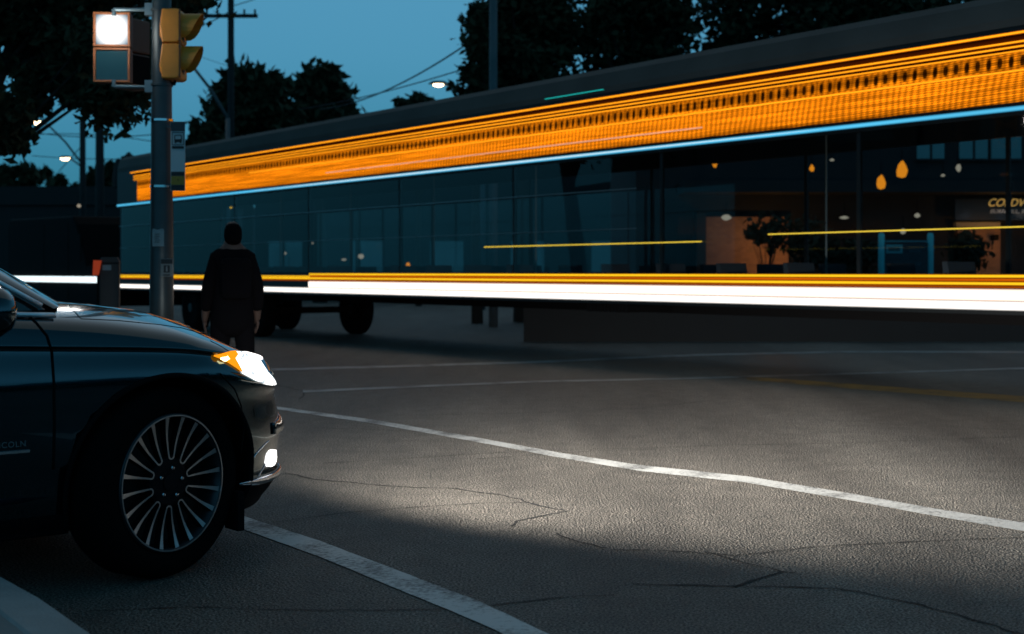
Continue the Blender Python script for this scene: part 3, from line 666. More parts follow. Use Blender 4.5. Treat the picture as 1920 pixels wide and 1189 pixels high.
lbar('side_marker', .1, XS, 1.111, 1.143, (.75, .13, .003), .9, (.3, .03, 0), .008, streak=.6); lbar('side_marker', .1, XE, 1.048, 1.075, (.6, .10, .003), .6, (.2, .02, 0), .008, streak=.6); lbar('side_marker', XS, XE, 1.112, 1.138, YY, 1.2, (.9, .16, .003))
lbar('skirt_light', .1, XS, .930, 1.046, (1, .93, .86), 2.2, (.8, .45, .25), .03, power=.45, streak=.15); lbar('skirt_light', .1, XE, .848, .934, (1, .93, .86), 2.2, (.5, .5, .5), .03, power=.45, streak=.15)
b = MB(); b.box(*bb((.1, .02, 1.60), (7.35, .032, 1.613))); b.build('yellow_rail', E_YLINE, bus)
b = MB(); b.box(*bb((8.4, .02, 1.54), (12.8, .032, 1.553))); b.build('yellow_rail', E_YLINE, bus)
for zz, cc in ((2.20, .012), (1.72, .008)):
    b = MB(); b.box(*bb((9.5, .06, zz), (LB-.3, .068, zz+cc))); b.build('guard_rail', mat('rail_steel', (.2, .23, .24), .35, .8), bus)

# ---------------------------------------------------------------- van behind the bus
M_VAN = mat('van_dark', (.002, .0025, .003), .8, spec=.08)
va = empty('delivery_van', (0, 0, 0), 0, 'dark panel van behind the bus with a white lit strip along its side', 'van')
va.matrix_world = Matrix.Translation(Vector((XB, YB, 0)) + TD * 24.5) @ Matrix.Rotation(atan2(TD.y, TD.x), 4, 'Z')
def vbox(name, m, *bx, bevel=0):
    b = MB()
    for (x0, y0, z0, x1, y1, z1) in bx: b.box(*bb((x0, -y0, z0), (x1, -y1, z1)))
    return b.build(name, m, va, bevel=bevel)
pv = MB(); pv.prism([(0, .4), (0, 1.2), (.75, 1.35), (1.5, 2.35), (1.8, 2.55), (7.0, 2.62), (7.15, 2.4), (7.2, .4)], 2.1); pv.v = [(x, -y, z) for x, y, z in pv.v]
pv.build('body', M_VAN, va, bevel=.05)
vbox('side_window', M_VAN, (1.15, -.012, 1.45, 1.9, .002, 2.1)); vbox('door_line', M_BLACKP, (2.1, -.006, .5, 2.12, .002, 2.4), (4.0, -.006, .5, 4.02, .002, 2.4))
vbox('light_strip', E_('van_strip', (.8, .95, 1), 1.6), (.05, -.03, .95, 7.1, .002, 1.09))
for a in (1.1, 5.9):
    for y in (.03, 1.85):
        b = MB(); b.lathe([(.2, 0), (.34, 0), (.36, .03), (.36, .2), (.2, .22)], Matrix.Translation((a, -y + .02, .36)) @ Matrix.Rotation(R(90), 4, 'X'), 24); b.build('wheel', M_RUBBER, va, smooth=True)

# ---------------------------------------------------------------- signal pole and what hangs from it
DP = 13.0; XP = (303 - U0) / F * DP
def S(u, v, d=DP): return P(u, v, d)
pz = empty('signal_pole', (XP, DP, 0), 0, 'thick grey steel pole carrying the traffic signals behind the car', 'pole')
b = MB(); b.lathe([(.112, .04), (.108, 1.0), (.097, 2.2), (.086, 3.7), (.078, 5.4), (.03, 5.45)], None, 32); b.build('shaft', M_POLE, pz, smooth=True)
b = MB(); b.lathe([(.22, 0), (.22, .03), (.13, .05)], None, 24); b.build('base_plate', M_POLE, pz)
for vv in (20, 160, 226, 350):
    z = CH - (vv - V0)/F*DP; b = MB(); b.lathe([(.098, z-.012), (.104, z-.010), (.104, z+.010), (.098, z+.012)], None, 28, True); b.build('clamp_band', M_CHROME if vv > 200 else M_POLE, pz)
for vv in (20, 164):
    z = CH - (vv - V0)/F*DP
    b = MB(); b.tube([(-.10, -.03, z), (-.42, -.06, z)], .017, 10); b.tube([(-.42, -.06, z), (-.42, -.06, z + (.06 if vv > 100 else -.06))], .02, 8); b.box((-.14, -.06, z-.05), (-.07, .02, z+.06)); b.build('bracket_arm', mat('bracket_steel', (.12, .19, .22), .4, .4), pz, smooth=False)
# pedestrian signal
ps = empty('pedestrian_signal', S(211, 90), R(4), 'yellow pedestrian signal box with a glaring white lamp above a dark pane', 'traffic signal')
b = MB(); b.box((-.165, -.02, -.32), (.165, .10, -.005)); b.box((-.165, -.02, .005), (.165, .10, .32)); hs = b.build('housing', mat('signal_brown', (.10, .035, .012), .6), ps, bevel=.015)
b = MB()
for z0, z1 in ((-.32, -.005), (.005, .32)):
    b.box((-.165, -.05, z0), (-.145, -.018, z1)); b.box((.145, -.05, z0), (.165, -.018, z1)); b.box((-.145, -.05, z1-.02), (.145, -.018, z1)); b.box((-.145, -.05, z0), (.145, -.018, z0+.02))
b.build('door_frame', mat('signal_door', (.30, .10, .03), .55), ps, bevel=.004)
b = MB(); b.box((-.142, -.032, -.298), (.142, -.022, -.027)); b.build('dark_pane', mat('pane_teal', (.012, .045, .055), .15, coat=.6), ps)
b = MB(); b.box((-.142, -.032, .027), (.142, -.022, .298)); 
mp_l = bpy.data.materials.new('signal_lens_lit'); mp_l.use_nodes = True; ntl = mp_l.node_tree; ntl.nodes.clear()
tcl = ntl.nodes.new('ShaderNodeTexCoord'); vml = ntl.nodes.new('ShaderNodeVectorMath'); vml.operation = 'DISTANCE'; vml.inputs[1].default_value = (0, -.03, .162); ntl.links.new(tcl.outputs['Object'], vml.inputs[0])
crl = ntl.nodes.new('ShaderNodeValToRGB'); ntl.links.new(vml.outputs['Value'], crl.inputs[0]); crl.color_ramp.elements[0].position = .07; crl.color_ramp.elements[0].color = (12, 11, 10, 1)
crl.color_ramp.elements[1].position = .19; crl.color_ramp.elements[1].color = (.10, .22, .30, 1); e_ = crl.color_ramp.elements.new(.125); e_.color = (1.2, 1.2, 1.2, 1)
eml = ntl.nodes.new('ShaderNodeEmission'); eml.inputs[1].default_value = 1; oml = ntl.nodes.new('ShaderNodeOutputMaterial'); ntl.links.new(crl.outputs[0], eml.inputs[0]); ntl.links.new(eml.outputs[0], oml.inputs[0])
b.build('lit_pane', mp_l, ps)
l = bpy.data.lights.new('signal_glow', 'POINT'); l.energy = 8; l.shadow_soft_size = .12; l.color = (1, .93, .86); lo = bpy.data.objects.new('signal_glow', l); COL.objects.link(lo); lo.location = (0, -.35, .16); lo.parent = ps
# second pedestrian box facing the other way
p2 = empty('pedestrian_signal', S(258, 100, 13.5), R(62), 'dark brownish signal box seen from the side behind the bright one', 'traffic signal')
b = MB(); b.box((-.15, -.02, -.34), (.15, .18, -.01)); b.box((-.15, -.02, .0), (.15, .18, .32)); b.build('housing', mat('signal_dark', (.10, .035, .015), .6), p2, bevel=.015)
b = MB(); b.box((-.13, -.035, -.30), (.13, -.022, -.03)); b.build('dark_pane', M_BLACKP, p2)
# vehicle signal, seen from the side, visors pointing right
vsg = empty('traffic_signal', S(325, 87), 0, 'yellow vehicle signal head in profile with two visors right of the pole', 'traffic signal')
sc_ = DP / F
def vx(u): return (u - 325) * sc_
def vz(v): return -(v - 87) * sc_
for (t_, b0) in ((21, 84), (86, 151)):
    b = MB(); b.prism([(vx(311), vz(t_)), (vx(340), vz(t_)), (vx(344), vz(t_+3)), (vx(344), vz(b0-4)), (vx(338), vz(b0)), (vx(311), vz(b0)), (vx(308), vz(b0-20)), (vx(307), vz((t_+b0)/2)), (vx(308), vz(t_+18))], .30, Matrix.Translation((0, -.15, 0))); b.build('housing', M_SIGY, vsg, bevel=.012)
    b = MB(); b.lathe([(.13, 0), (.11, .02), (.05, .035), (.001, .038)], Matrix.Translation((vx(309), 0, vz((t_+b0)/2 + 6))) @ Matrix.Rotation(R(-90), 4, 'Y'), 24); b.build('back_cover', M_SIGY, vsg, smooth=True)
for (t_, b0, tip) in ((26, 84, 381), (93, 138, 380)):
    b = MB(); n = 20; vs = []
    for k in range(n+1):
        a = R(-40) + R(260)*k/n; y = .13*cos(a); zz = .13*sin(a) * 1.08
        f_ = (sin(a) + .64) / 1.64
        zc = vz((t_+b0)/2); ln = vx(352) + (vx(tip) - vx(352)) * max(0, f_)**.6
        vs += [(vx(343), y, zc + zz), (ln, y, zc + zz)]
    b.add(vs, [(2*i, 2*i+1, 2*i+3, 2*i+2) for i in range(n)]); o = b.build('visor', M_SIGY, vsg); md = o.modifiers.new('s', 'SOLIDIFY'); md.thickness = .005
    b = MB(); b.lathe([(.12, 0), (.10, .015), (.001, .025)], Matrix.Translation((vx(344), 0, vz((t_+b0)/2))) @ Matrix.Rotation(R(90), 4, 'Y'), 24); b.build('lens', mat('lens_off', (.02, .02, .01), .15), vsg, smooth=True)
b = MB(); b.box((vx(343), -.152, vz(150)), (vx(345.5), -.147, vz(22)))
for v_ in (30, 78, 92, 145): b.tube([(vx(344), -.158, vz(v_)-.01), (vx(344), -.158, vz(v_)+.01)], .009, 6)
b.build('door_hinge', mat('hinge_dark', (.08, .03, .01), .5), vsg)
b = MB(); b.tube([(vx(303), 0, vz(18)), (vx(325), 0, vz(18)), (vx(325), 0, vz(22))], .018, 8); b.tube([(vx(303), 0, vz(157)), (vx(328), 0, vz(157)), (vx(328), 0, vz(150))], .018, 8); b.build('mounting_arm', M_BLACKP, vsg)
# bus stop sign
bs = empty('bus_stop_sign', S(333.5, 292, 12.9), 0, 'narrow grey bus stop sign with bus pictogram and yellow foot on the signal pole', 'sign')
sB = 12.9 / F
def sb(u0, v0, u1, v1, y, t=.003): return ((u0-333.5)*sB, y, -(v1-292)*sB), ((u1-333.5)*sB, y+t, -(v0-292)*sB)
def plate(name, m, *q, y=-.004, t=.003, parent=bs, bevel=0):
    b = MB()
    for (u0, v0, u1, v1) in q: b.box(*sb(u0, v0, u1, v1, y, t))
    return b.build(name, m, parent, bevel=bevel)
m_sg = mat('sign_grey', (.34, .44, .47), .5); m_sb = mat('sign_black', (.004, .006, .008), .5); m_sy = mat('sign_yellow', (.25, .17, .01), .5); m_sd = mat('sign_navy', (.006, .022, .035), .5)
plate('panel', m_sg, (320, 228, 347, 358), y=0, t=.006, bevel=.001)
plate('top_band', m_sd, (320.5, 228.5, 346.5, 246)); plate('lower_band', m_sb, (321, 322, 346, 330), (321, 347, 346, 357)); plate('yellow_band', m_sy, (321, 330.3, 346, 346.7))
plate('pictogram', m_sb, (322.5, 248, 345, 249.2), (322.5, 271, 345, 272.2), (322.5, 249.2, 323.7, 271), (343.8, 249.2, 345, 271), (322.5, 274, 345, 279))
plate('pictogram', m_sb, (327.5, 253, 340.5, 254.5), (327, 254.5, 328.6, 261), (339.4, 254.5, 341, 261), (327, 261, 341, 267), (328, 267, 330.5, 269), (337.5, 267, 340, 269), (333, 336, 335.5, 339))
plate('mount_strap', M_POLE, (310, 236, 322, 238.5), (310, 345, 322, 347.5), y=.01, t=.004)
# paper notice and button sign
pn = empty('paper_notice', S(296, 446, 12.87), R(-3), 'wrinkled white paper notice taped to the signal pole', 'notice')
b = MB(); vs = []; n = 8
for i in range(n+1):
    for j in range(n+1):
        x = (i/n-.5)*.108; z = (j/n-.5)*.155; vs.append((x - .004*z, -.004 + (x*x)*4.0 + .004*noise.noise(Vector((x*30, z*30, 1))), z - (.006*cos(x*90) if j == n else 0)))
b.add(vs, [(i*(n+1)+j, (i+1)*(n+1)+j, (i+1)*(n+1)+j+1, i*(n+1)+j+1) for i in range(n) for j in range(n)]); o = b.build('paper_sheet', mat('paper', (.22, .27, .28), .8), pn); md = o.modifiers.new('s', 'SOLIDIFY'); md.thickness = .001
b = MB()
for k in range(5):
    z = .03 - k*.018; b.box((-.03 + .004*(k % 2), -.0085, z), (.022 - .006*(k % 3), -.0075, z+.005))
b.build('written_line', mat('ink', (.03, .05, .06), .7), pn)
bt = empty('push_button_sign', S(313, 502, 12.86), 0, 'small pale crossing button sign with a dark walking symbol low on the pole', 'sign')
b = MB(); b.box((-.056, -.004, -.082), (.056, .004, .082)); b.build('panel', mat('sign_pale', (.16, .17, .165), .5), bt, bevel=.002)
b = MB(); b.box((-.052, -.007, .035), (.052, -.0042, .078)); b.box((-.028, -.007, -.045), (.028, -.0042, .022)); b.box((-.03, -.007, -.072), (.03, -.0042, -.060)); b.build('symbol_field', m_sb, bt)
b = MB(); b.lathe([(.007, 0), (.007, .002)], Matrix.Translation((0, -.0075, .008)) @ Matrix.Rotation(R(90), 4, 'X'), 12); b.box((-.007, -.0092, -.035), (.007, -.0076, .0)); b.build('walking_symbol', mat('symbol_pale', (.2, .2, .2), .5), bt)

# ---------------------------------------------------------------- roadside cabinet and marker
cb = empty('utility_cabinet', (P(206, 600, 16.5).x, 16.5, 0), R(12), 'slim dark roadside cabinet with a pale label beyond the car hood', 'cabinet')
b = MB(); b.box((-.11, -.1, .0), (.11, .1, 1.30)); b.prism([(-.12, 1.30), (.12, 1.30), (.09, 1.37), (-.09, 1.37)], .22, Matrix.Translation((0, -.11, 0))); b.build('case', mat('cabinet_black', (.008, .009, .010), .6), cb, bevel=.01)
b = MB(); b.box((-.075, -.107, 1.22), (.02, -.101, 1.28)); b.build('label_plate', mat('label_pale', (.14, .2, .22), .5), cb)
mk = empty('marker_board', (P(182, 600, 16.3).x, 16.3, 0), R(-8), 'small tilted orange red marker board on a thin stake', 'marker')
b = MB(); b.prism([(-.055, 1.16), (.015, 1.165), (.05, 1.33), (-.045, 1.335)], .012); b.build('board', mat('marker_orange', (.75, .09, .02), .5, emit=(1, .08, .01), strength=.18), mk)
b = MB(); b.tube([(0, .02, 0), (0, .02, 1.2)], .012, 8); b.build('stake', M_BLACKP, mk)

# ---------------------------------------------------------------- pedestrian
def b_last(root):
    for o in list(bpy.data.objects):
        if o.type == 'MESH' and o.name.split('.')[0] in ('eyes', 'mouth', 'backpack') and 'fit' not in o.data: o.data.transform(Matrix.Diagonal((.9, .9, .955, 1))); o.data['fit'] = 1
def person():
    X0 = (436 - U0)/F*11.7; root = empty('person', (X0, 11.7, 0), R(200), 'person in a dark hooded coat standing at the corner behind the car', 'person')
    m = mat('dark_clothes', (.003, .003, .004), 1., spec=.05)
    def skin(name, verts, edges, rad, mt, parent, sub=2):
        me = bpy.data.meshes.new(name); me.from_pydata(verts, edges, []); o = bpy.data.objects.new(name, me); COL.objects.link(o)
        md = o.modifiers.new('s', 'SKIN'); md.use_smooth_shade = True; sv = me.skin_vertices[0].data
        for i, r_ in enumerate(rad): sv[i].radius = r_ if isinstance(r_, tuple) else (r_, r_)
        sv[0].use_root = True; s2 = o.modifiers.new('u', 'SUBSURF'); s2.levels = sub; s2.render_levels = sub
        bpy.context.view_layer.update(); me2 = bpy.data.meshes.new_from_object(o.evaluated_get(bpy.context.evaluated_depsgraph_get())); bpy.data.objects.remove(o)
        me2.materials.clear(); me2.materials.append(mt); me2.transform(Matrix.Diagonal((.9, .9, .955, 1))); o = bpy.data.objects.new(name, me2); COL.objects.link(o); o.parent = parent; return o
    V = [(0, 0, .95), (0, .01, 1.12), (0, .01, 1.30), (0, 0, 1.43), (0, -.01, 1.50), (0, -.015, 1.60), (0, -.01, 1.70)]
    E = [(0, 1), (1, 2), (2, 3), (3, 4), (4, 5), (5, 6)]; Rr = [(.12, .10), (.13, .10), (.16, .11), (.12, .09), (.058, .06), (.085, .10), (.065, .075)]
    for s in (-1, 1):
        i = len(V); V += [(s*.15, .01, 1.38), (s*.22, .03, 1.12), (s*.235, -.06, .92), (s*.235, -.09, .86)]; E += [(3, i), (i, i+1), (i+1, i+2), (i+2, i+3)]; Rr += [.062, .052, .042, .026]
        i = len(V); V += [(s*.10, 0, .88), (s*.115, -.03*s, .50), (s*.12, .13*s+.02, .09), (s*.13, .13*s-.09, .035), (s*.135, .13*s-.17, .03)]; E += [(0, i), (i, i+1), (i+1, i+2), (i+2, i+3), (i+3, i+4)]; Rr += [.095, .068, .045, .038, .028]
        hx = i - 1
        for f_ in range(4):
            j = len(V); bx = s*.245 + (f_-1.5)*.0; by = -.09 + (f_-1.5)*.020; ln = (.062, .075, .080, .068)[f_]
            V += [(bx, by, .80), (bx - s*.008, by-.004, .80-ln*.5), (bx - s*.022, by-.01, .80-ln)]; E += [(hx, j), (j, j+1), (j+1, j+2)]; Rr += [.010, .009, .008]
        j = len(V); V += [(s*.225, -.135, .83), (s*.215, -.150, .79)]; E += [(hx, j), (j, j+1)]; Rr += [.011, .009]
    body = skin('body', V, E, Rr, mat('skin_dusk', (.05, .03, .024), .7), root)
    C = [(0, 0, .66), (0, .01, 1.02), (0, .01, 1.25), (0, 0, 1.40), (0, .0, 1.50)]; CE = [(0, 1), (1, 2), (2, 3), (3, 4)]; CR_ = [(.235, .19), (.20, .16), (.185, .145), (.13, .11), (.075, .08)]
    for s in (-1, 1):
        i = len(C); C += [(s*.155, .01, 1.37), (s*.225, .03, 1.12), (s*.235, -.06, .91)]; CE += [(3, i), (i, i+1), (i+1, i+2)]; CR_ += [.070, .066, .056]
    skin('coat', C, CE, CR_, m, root)
    for s in (-1, 1): skin('trouser_leg', [(s*.095, 0, .98), (s*.115, -.03*s, .50), (s*.12, .13*s+.02, .12)], [(0, 1), (1, 2)], [.112, .085, .065], m, root)
    for s in (-1, 1): skin('shoe', [(s*.12, .13*s+.06, .06), (s*.125, .13*s-.06, .05), (s*.135, .13*s-.19, .04)], [(0, 1), (1, 2)], [.055, .05, .038], m, root)
    skin('hood', [(0, .03, 1.47), (0, .03, 1.60), (0, .02, 1.68)], [(0, 1), (1, 2)], [(.085, .085), (.095, .11), (.070, .085)], m, root)
    skin('nose', [(0, -.098, 1.635), (0, -.122, 1.605)], [(0, 1)], [.009, .013], mat('skin_dusk', (.12, .07, .05), .6), body)
    eb = MB()
    for s in (-1, 1): eb.lathe([(.001, -.012), (.010, -.006), (.012, 0), (.010, .006), (.001, .012)], Matrix.Translation((s*.033, -.100, 1.635)), 10)
    eb.build('eyes', mat('eye', (.05, .05, .05), .2), body, smooth=True); b_last(root)
    b = MB(); b.tube([(-.028, -.098, 1.565), (0, -.104, 1.567), (.028, -.098, 1.565)], .006, 6); b.build('mouth', mat('lips', (.12, .04, .035), .5), body); b_last(root)
    b = MB(); b.box((-.14, .13, 1.02), (.14, .25, 1.38)); b.build('backpack', m, root, bevel=.05); b_last(root)
person()

# ---------------------------------------------------------------- trees
def tree(name, base, h, crown, leaf, n, label, group, m=M_LEAF, seed=1, tr=.18, clumps=60, lean=0., trunk_top=None, spread=.55, blobs=None):
    rnd = random.Random(seed); bx, by, _ = base
    root = empty(name, (bx, by, 0), 0, label, 'tree', group)
    if blobs:
        p0 = P(blobs[0][0], blobs[0][1], blobs[0][2]); cz = p0.z; lean = p0.x - bx; rx = ry = rz = 1.6; trunk_top = cz + .5
    else: cz, rx, ry, rz = crown
    tb = MB(); tt = trunk_top or cz
    path = [(lean*t + .12*sin(t*5+seed)*t, .1*cos(t*4+seed)*t, tt*t) for t in (0, .25, .5, .75, 1.0)]
    tb.tube(path, [tr, tr*.82, tr*.66, tr*.5, tr*.3], 10)
    cl = []
    for (u_, v_, d_, ru, rv, nc, sp__) in blobs or ():
        q_ = P(u_, v_, d_)
        for k in range(nc):
            while True:
                d = Vector((rnd.uniform(-1, 1), rnd.uniform(-1, 1), rnd.uniform(-1, 1)))
                if d.length < 1: break
            cl.append((Vector((q_.x - bx + d.x*ru*d_/F, q_.y - by + d.y*ru*d_/F*.7, q_.z + d.z*rv*d_/F)), rnd.uniform(.12, .34) * sp__))
    for k in range(0 if blobs else clumps):
        while True:
            d = Vector((rnd.uniform(-1, 1), rnd.uniform(-1, 1), rnd.uniform(-1, 1)))
            if .25 < d.length < 1: break
        d *= (.72 + .34 * noise.noise(d * 2.3 + Vector((seed, 0, 0))) + .12)
        c = Vector((lean + d.x*rx, d.y*ry, cz + d.z*rz)); cl.append((c, rnd.uniform(.55, 1.25) * spread * min(rx, rz) * .42))
    for c, r_ in (cl[::5] if blobs else cl[:26]):
        s = Vector(path[2 if c.z < cz else 3]); mid = (s + c)/2 + Vector((0, 0, -.1*rz)); tb.tube([s, mid, c], [tr*.28, tr*.16, tr*.05], 6)
    tb.build('trunk', M_BARK, root, smooth=True)
    vs = []; fs = []
    for i in range(n):
        c, r_ = cl[rnd.randrange(len(cl))]
        g_ = Vector((rnd.gauss(0, 1), rnd.gauss(0, 1), rnd.gauss(0, .8))) * r_ * .62
        p = c + g_; a = Vector((rnd.uniform(-1, 1), rnd.uniform(-1, 1), rnd.uniform(-1, 1))).normalized(); q = a.orthogonal().normalized(); q = (Matrix.Rotation(rnd.uniform(0, 6.28), 3, a) @ q)
        s = leaf * rnd.uniform(.6, 1.4); s2 = s * rnd.uniform(.35, .6); w_ = a.cross(q)
        o = len(vs); vs += [p - q*s*.5, p + w_*s2*.5 + a*s*.06, p + q*s*.5, p - w_*s2*.5 + a*s*.06]; fs.append((o, o+1, o+2, o+3))
    b = MB(); b.v = [tuple(v) for v in vs]; b.f = fs
    me = bpy.data.meshes.new('crown'); me.from_pydata(b.v, [], b.f); me.materials.append(m); o = bpy.data.objects.new('crown', me); COL.objects.link(o); o.parent = root
    return root
def tpx(u, v, d, rxpx, rzpx): p = P(u, v, d); return (p.x, d, 0), (p.z, rxpx*d/F, rxpx*d/F*.8, rzpx*d/F)
GT = 'dark trees beyond the bus'
def T(name, u, v, d, rx, rz, leaf, n, label, **k):
    b_, c_ = tpx(u, v, d, rx, rz); return tree(name, b_, 0, c_, leaf, n, label, None, **k)
tree('broadleaf_tree', (P(-190, 0, 21).x, 21, 0), 0, None, .17, 24000, 'big loose leafed tree filling the upper left corner behind the signals', None, seed=3, tr=.2,
     blobs=[(55, 20, 21, 150, 95, 52, 1.0), (215, 120, 20, 62, 105, 26, 1.0), (-8, 235, 19, 48, 52, 15, .8), (345, -20, 21, 45, 50, 10, .9), (150, -30, 21, 120, 60, 20, 1.0), (100, 165, 20.5, 60, 40, 12, .8)])
T('conifer_tree', 462, 205, 52, 80, 95, .42, 6500, 'round dark tree in front of the timber utility pole', seed=5, clumps=60, tr=.3, spread=.75)
T('broadleaf_tree', 600, 195, 55, 62, 82, .42, 4800, 'dark upright tree with a pointed top left of the open sky', seed=8, clumps=50, tr=.3, spread=.7)
T('young_tree', 672, 232, 58, 38, 32, .36, 800, 'small bush like tree to the right of the pointed tree', seed=9, clumps=18, tr=.12)
T('young_tree', 785, 205, 50, 48, 42, .34, 900, 'thin sparse tree beside the lamp above the bus roof', seed=10, clumps=22, tr=.12)
T('young_tree', 385, 270, 48, 62, 42, .34, 1800, 'low dark tree right of the bus stop sign', seed=12, clumps=28, tr=.15)
T('broadleaf_tree', 985, 75, 34, 110, 150, .26, 9000, 'tall dense tree right behind the grey street pole', seed=21, clumps=80, tr=.3, spread=.62)
T('broadleaf_tree', 895, 105, 33, 45, 105, .25, 1500, 'ragged edge tree just left of the grey street pole', seed=22, clumps=34, tr=.14, spread=.8)
T('broadleaf_tree', 1190, 40, 35, 140, 140, .26, 6000, 'wide dark tree second from the grey pole', seed=23, clumps=80, tr=.3, spread=.7)
T('broadleaf_tree', 1410, 20, 36, 140, 135, .26, 3800, 'airy tree with sky gaps above the middle of the display band', seed=24, clumps=60, tr=.3, spread=.55)
T('broadleaf_tree', 1650, 10, 34, 165, 130, .26, 6500, 'dense tree above the right part of the bus roof', seed=25, clumps=80, tr=.3, spread=.75)
T('broadleaf_tree', 1845, 45, 36, 80, 75, .24, 1900, 'thin branched tree at the upper right edge', seed=26, clumps=32, tr=.2, spread=.7)
T('distant_tree', 40, 350, 110, 70, 42, .9, 1600, 'far hazy tree at the left edge of the street', seed=31, clumps=24, tr=.3)
T('distant_tree', 130, 355, 100, 60, 30, .8, 1300, 'far low tree under the second street lamp', seed=32, clumps=24, tr=.3)
T('distant_tree', 215, 345, 90, 45, 45, .7, 1300, 'far tree just left of the signal pole above the bus', seed=33, clumps=24, tr=.3)

# ---------------------------------------------------------------- poles, street lamps, wires
def simple_pole(name, u, d, r0, r1, h, m, label, cat='pole', group=None, cross=None):
    x = (u - U0)/F*d; root = empty(name, (x, d, 0), 0, label, cat, group)
    b = MB(); b.tube([(0, 0, 0), (0, 0, h*.5), (0, 0, h)], [r0, (r0+r1)/2, r1], 14); b.build('shaft', m, root, smooth=True)
    if cross:
        b = MB()
        for z, l_ in cross: b.box((-l_, -.05, z-.06), (l_, .05, z+.06)); [b.tube([(q*l_, 0, z+.05), (q*l_, 0, z+.22)], .04, 6) for q in (-.9, -.5, .5, .9)]
        b.build('cross_arm', m, root)
    return root
simple_pole('utility_pole', 433, 48, .13, .10, 13, M_DARKPOLE, 'dark timber utility pole rising out of the round tree', cross=((CH + 480/F*48, .9),))
simple_pole('utility_pole', 155, 60, .15, .12, 7.6, M_DARKPOLE, 'left and thinner of two dark poles under the left tree')
simple_pole('utility_pole', 187, 50, .16, .14, 7.0, M_DARKPOLE, 'right and taller of two dark poles under the left tree')
simple_pole('street_pole', 925, 31, .10, .085, 8.5, M_GREYPOLE, 'slim grey street pole standing beside the tall dense tree')
b = MB()   # transformer cans on a crossarm, far left
x = P(232, 300, 70); tr_ = empty('transformer_pole', (x.x, 70, 0), 0, 'far pole topped by hanging transformer cans left of the signal pole', 'pole')
b.tube([(0, 0, 0), (0, 0, 6.9)], .14, 8); b.build('shaft', M_DARKPOLE, tr_)
b = MB(); b.lathe([(.001, 5.3), (.30, 5.35), (.30, 6.0), (.15, 6.7), (.001, 6.8)], Matrix.Translation((-.2, -.2, 0)), 12); b.lathe([(.22, 6.6), (.24, 6.9), (.05, 7.1)], Matrix.Translation((.25, 0, 0)), 12); b.build('transformer_can', M_DARKPOLE, tr_)
def lamp(u, v, d, pu, pv_, label, group=None, h=None, s=1.):
    lp = P(u, v, d); pl = P(pu, pv_, d); root = empty('street_lamp', (pl.x, d, 0), 0, label, 'street lamp', group)
    b = MB(); b.tube([(0, 0, 0), (0, 0, pl.z)], [.09, .06], 10); b.build('post', M_GREYPOLE, root, smooth=True)
    dx = lp.x - pl.x; dz = lp.z - pl.z; b = MB(); b.tube([(0, 0, pl.z), (dx*.35, 0, pl.z + dz*.5), (dx*.7, 0, pl.z + dz*.88), (dx*.95, 0, lp.z + .06)], [.05, .045, .04, .03], 8); b.build('arm', M_GREYPOLE, root, smooth=True)
    b = MB(); b.lathe([(.001, .14), (.16, .12), (.24, .04), (.24, 0)], Matrix.Translation((dx, 0, lp.z)) @ Matrix.Diagonal((1.3, .8, .8, 1)), 16); hd = b.build('lamp_head', M_GREYPOLE, root)
    b = MB(); b.lathe([(.21, .0), (.20, -.07), (.12, -.13), (.001, -.15)], Matrix.Translation((dx, 0, lp.z)) @ Matrix.Diagonal((1.3*s, .8*s, .9*s, 1)), 16); b.build('lamp_lens', E_WARM, hd, smooth=True)
    return root
lamp(68, 228, 62, 152, 305, 'leftmost lit street lamp on a curved arm beside the left edge tree')
lamp(123, 296, 72, 152, 312, 'small lit street lamp lower right of the leftmost one')
lamp(822, 158, 45, 905, 205, 'lit street lamp showing over the bus roof beside the thin tree', s=.62)
lamp(334, 112, 40, 427, 222, 'street lamp arm reaching up behind the vehicle signal head')
def wire(p, q, sag, r, label):
    p = P(*p); q = P(*q); c = (p + q)/2; root = empty('overhead_wire', (c.x, c.y, c.z), 0, label, 'wire'); b = MB()
    b.tube([p + (q-p)*t + Vector((0, 0, -sag*4*t*(1-t))) - c for t in [k/24 for k in range(25)]], r, 5); b.build('cable', M_WIRE, root)
wire((600, 205, 50), (905, 62, 33), .35, .022, 'upper of two cables running to the tall tree across the open sky')
wire((560, 205, 50), (905, 118, 33), .12, .016, 'lower of two cables running to the tall tree across the open sky')
wire((340, 58, 44), (433, 20, 48), .1, .02, 'cable between the vehicle signal and the timber pole')
wire((433, 12, 48), (560, -40, 52), .1, .016, 'cable leaving the timber pole to the upper right')
wire((360, 100, 60), (640, 158, 60), .3, .010, 'faint thin cable crossing behind the round tree')
wire((-20, 232, 60), (290, 252, 55), .3, .018, 'upper cable between the two left poles')
wire((-20, 262, 60), (300, 268, 55), -.3, .016, 'second cable down crossing the left poles')
wire((60, 292, 66), (300, 296, 60), .1, .016, 'lowest cable across the left poles')
wire((110, 322, 60), (158, 268, 60), .0, .018, 'slanting stay wire left of the left pole')

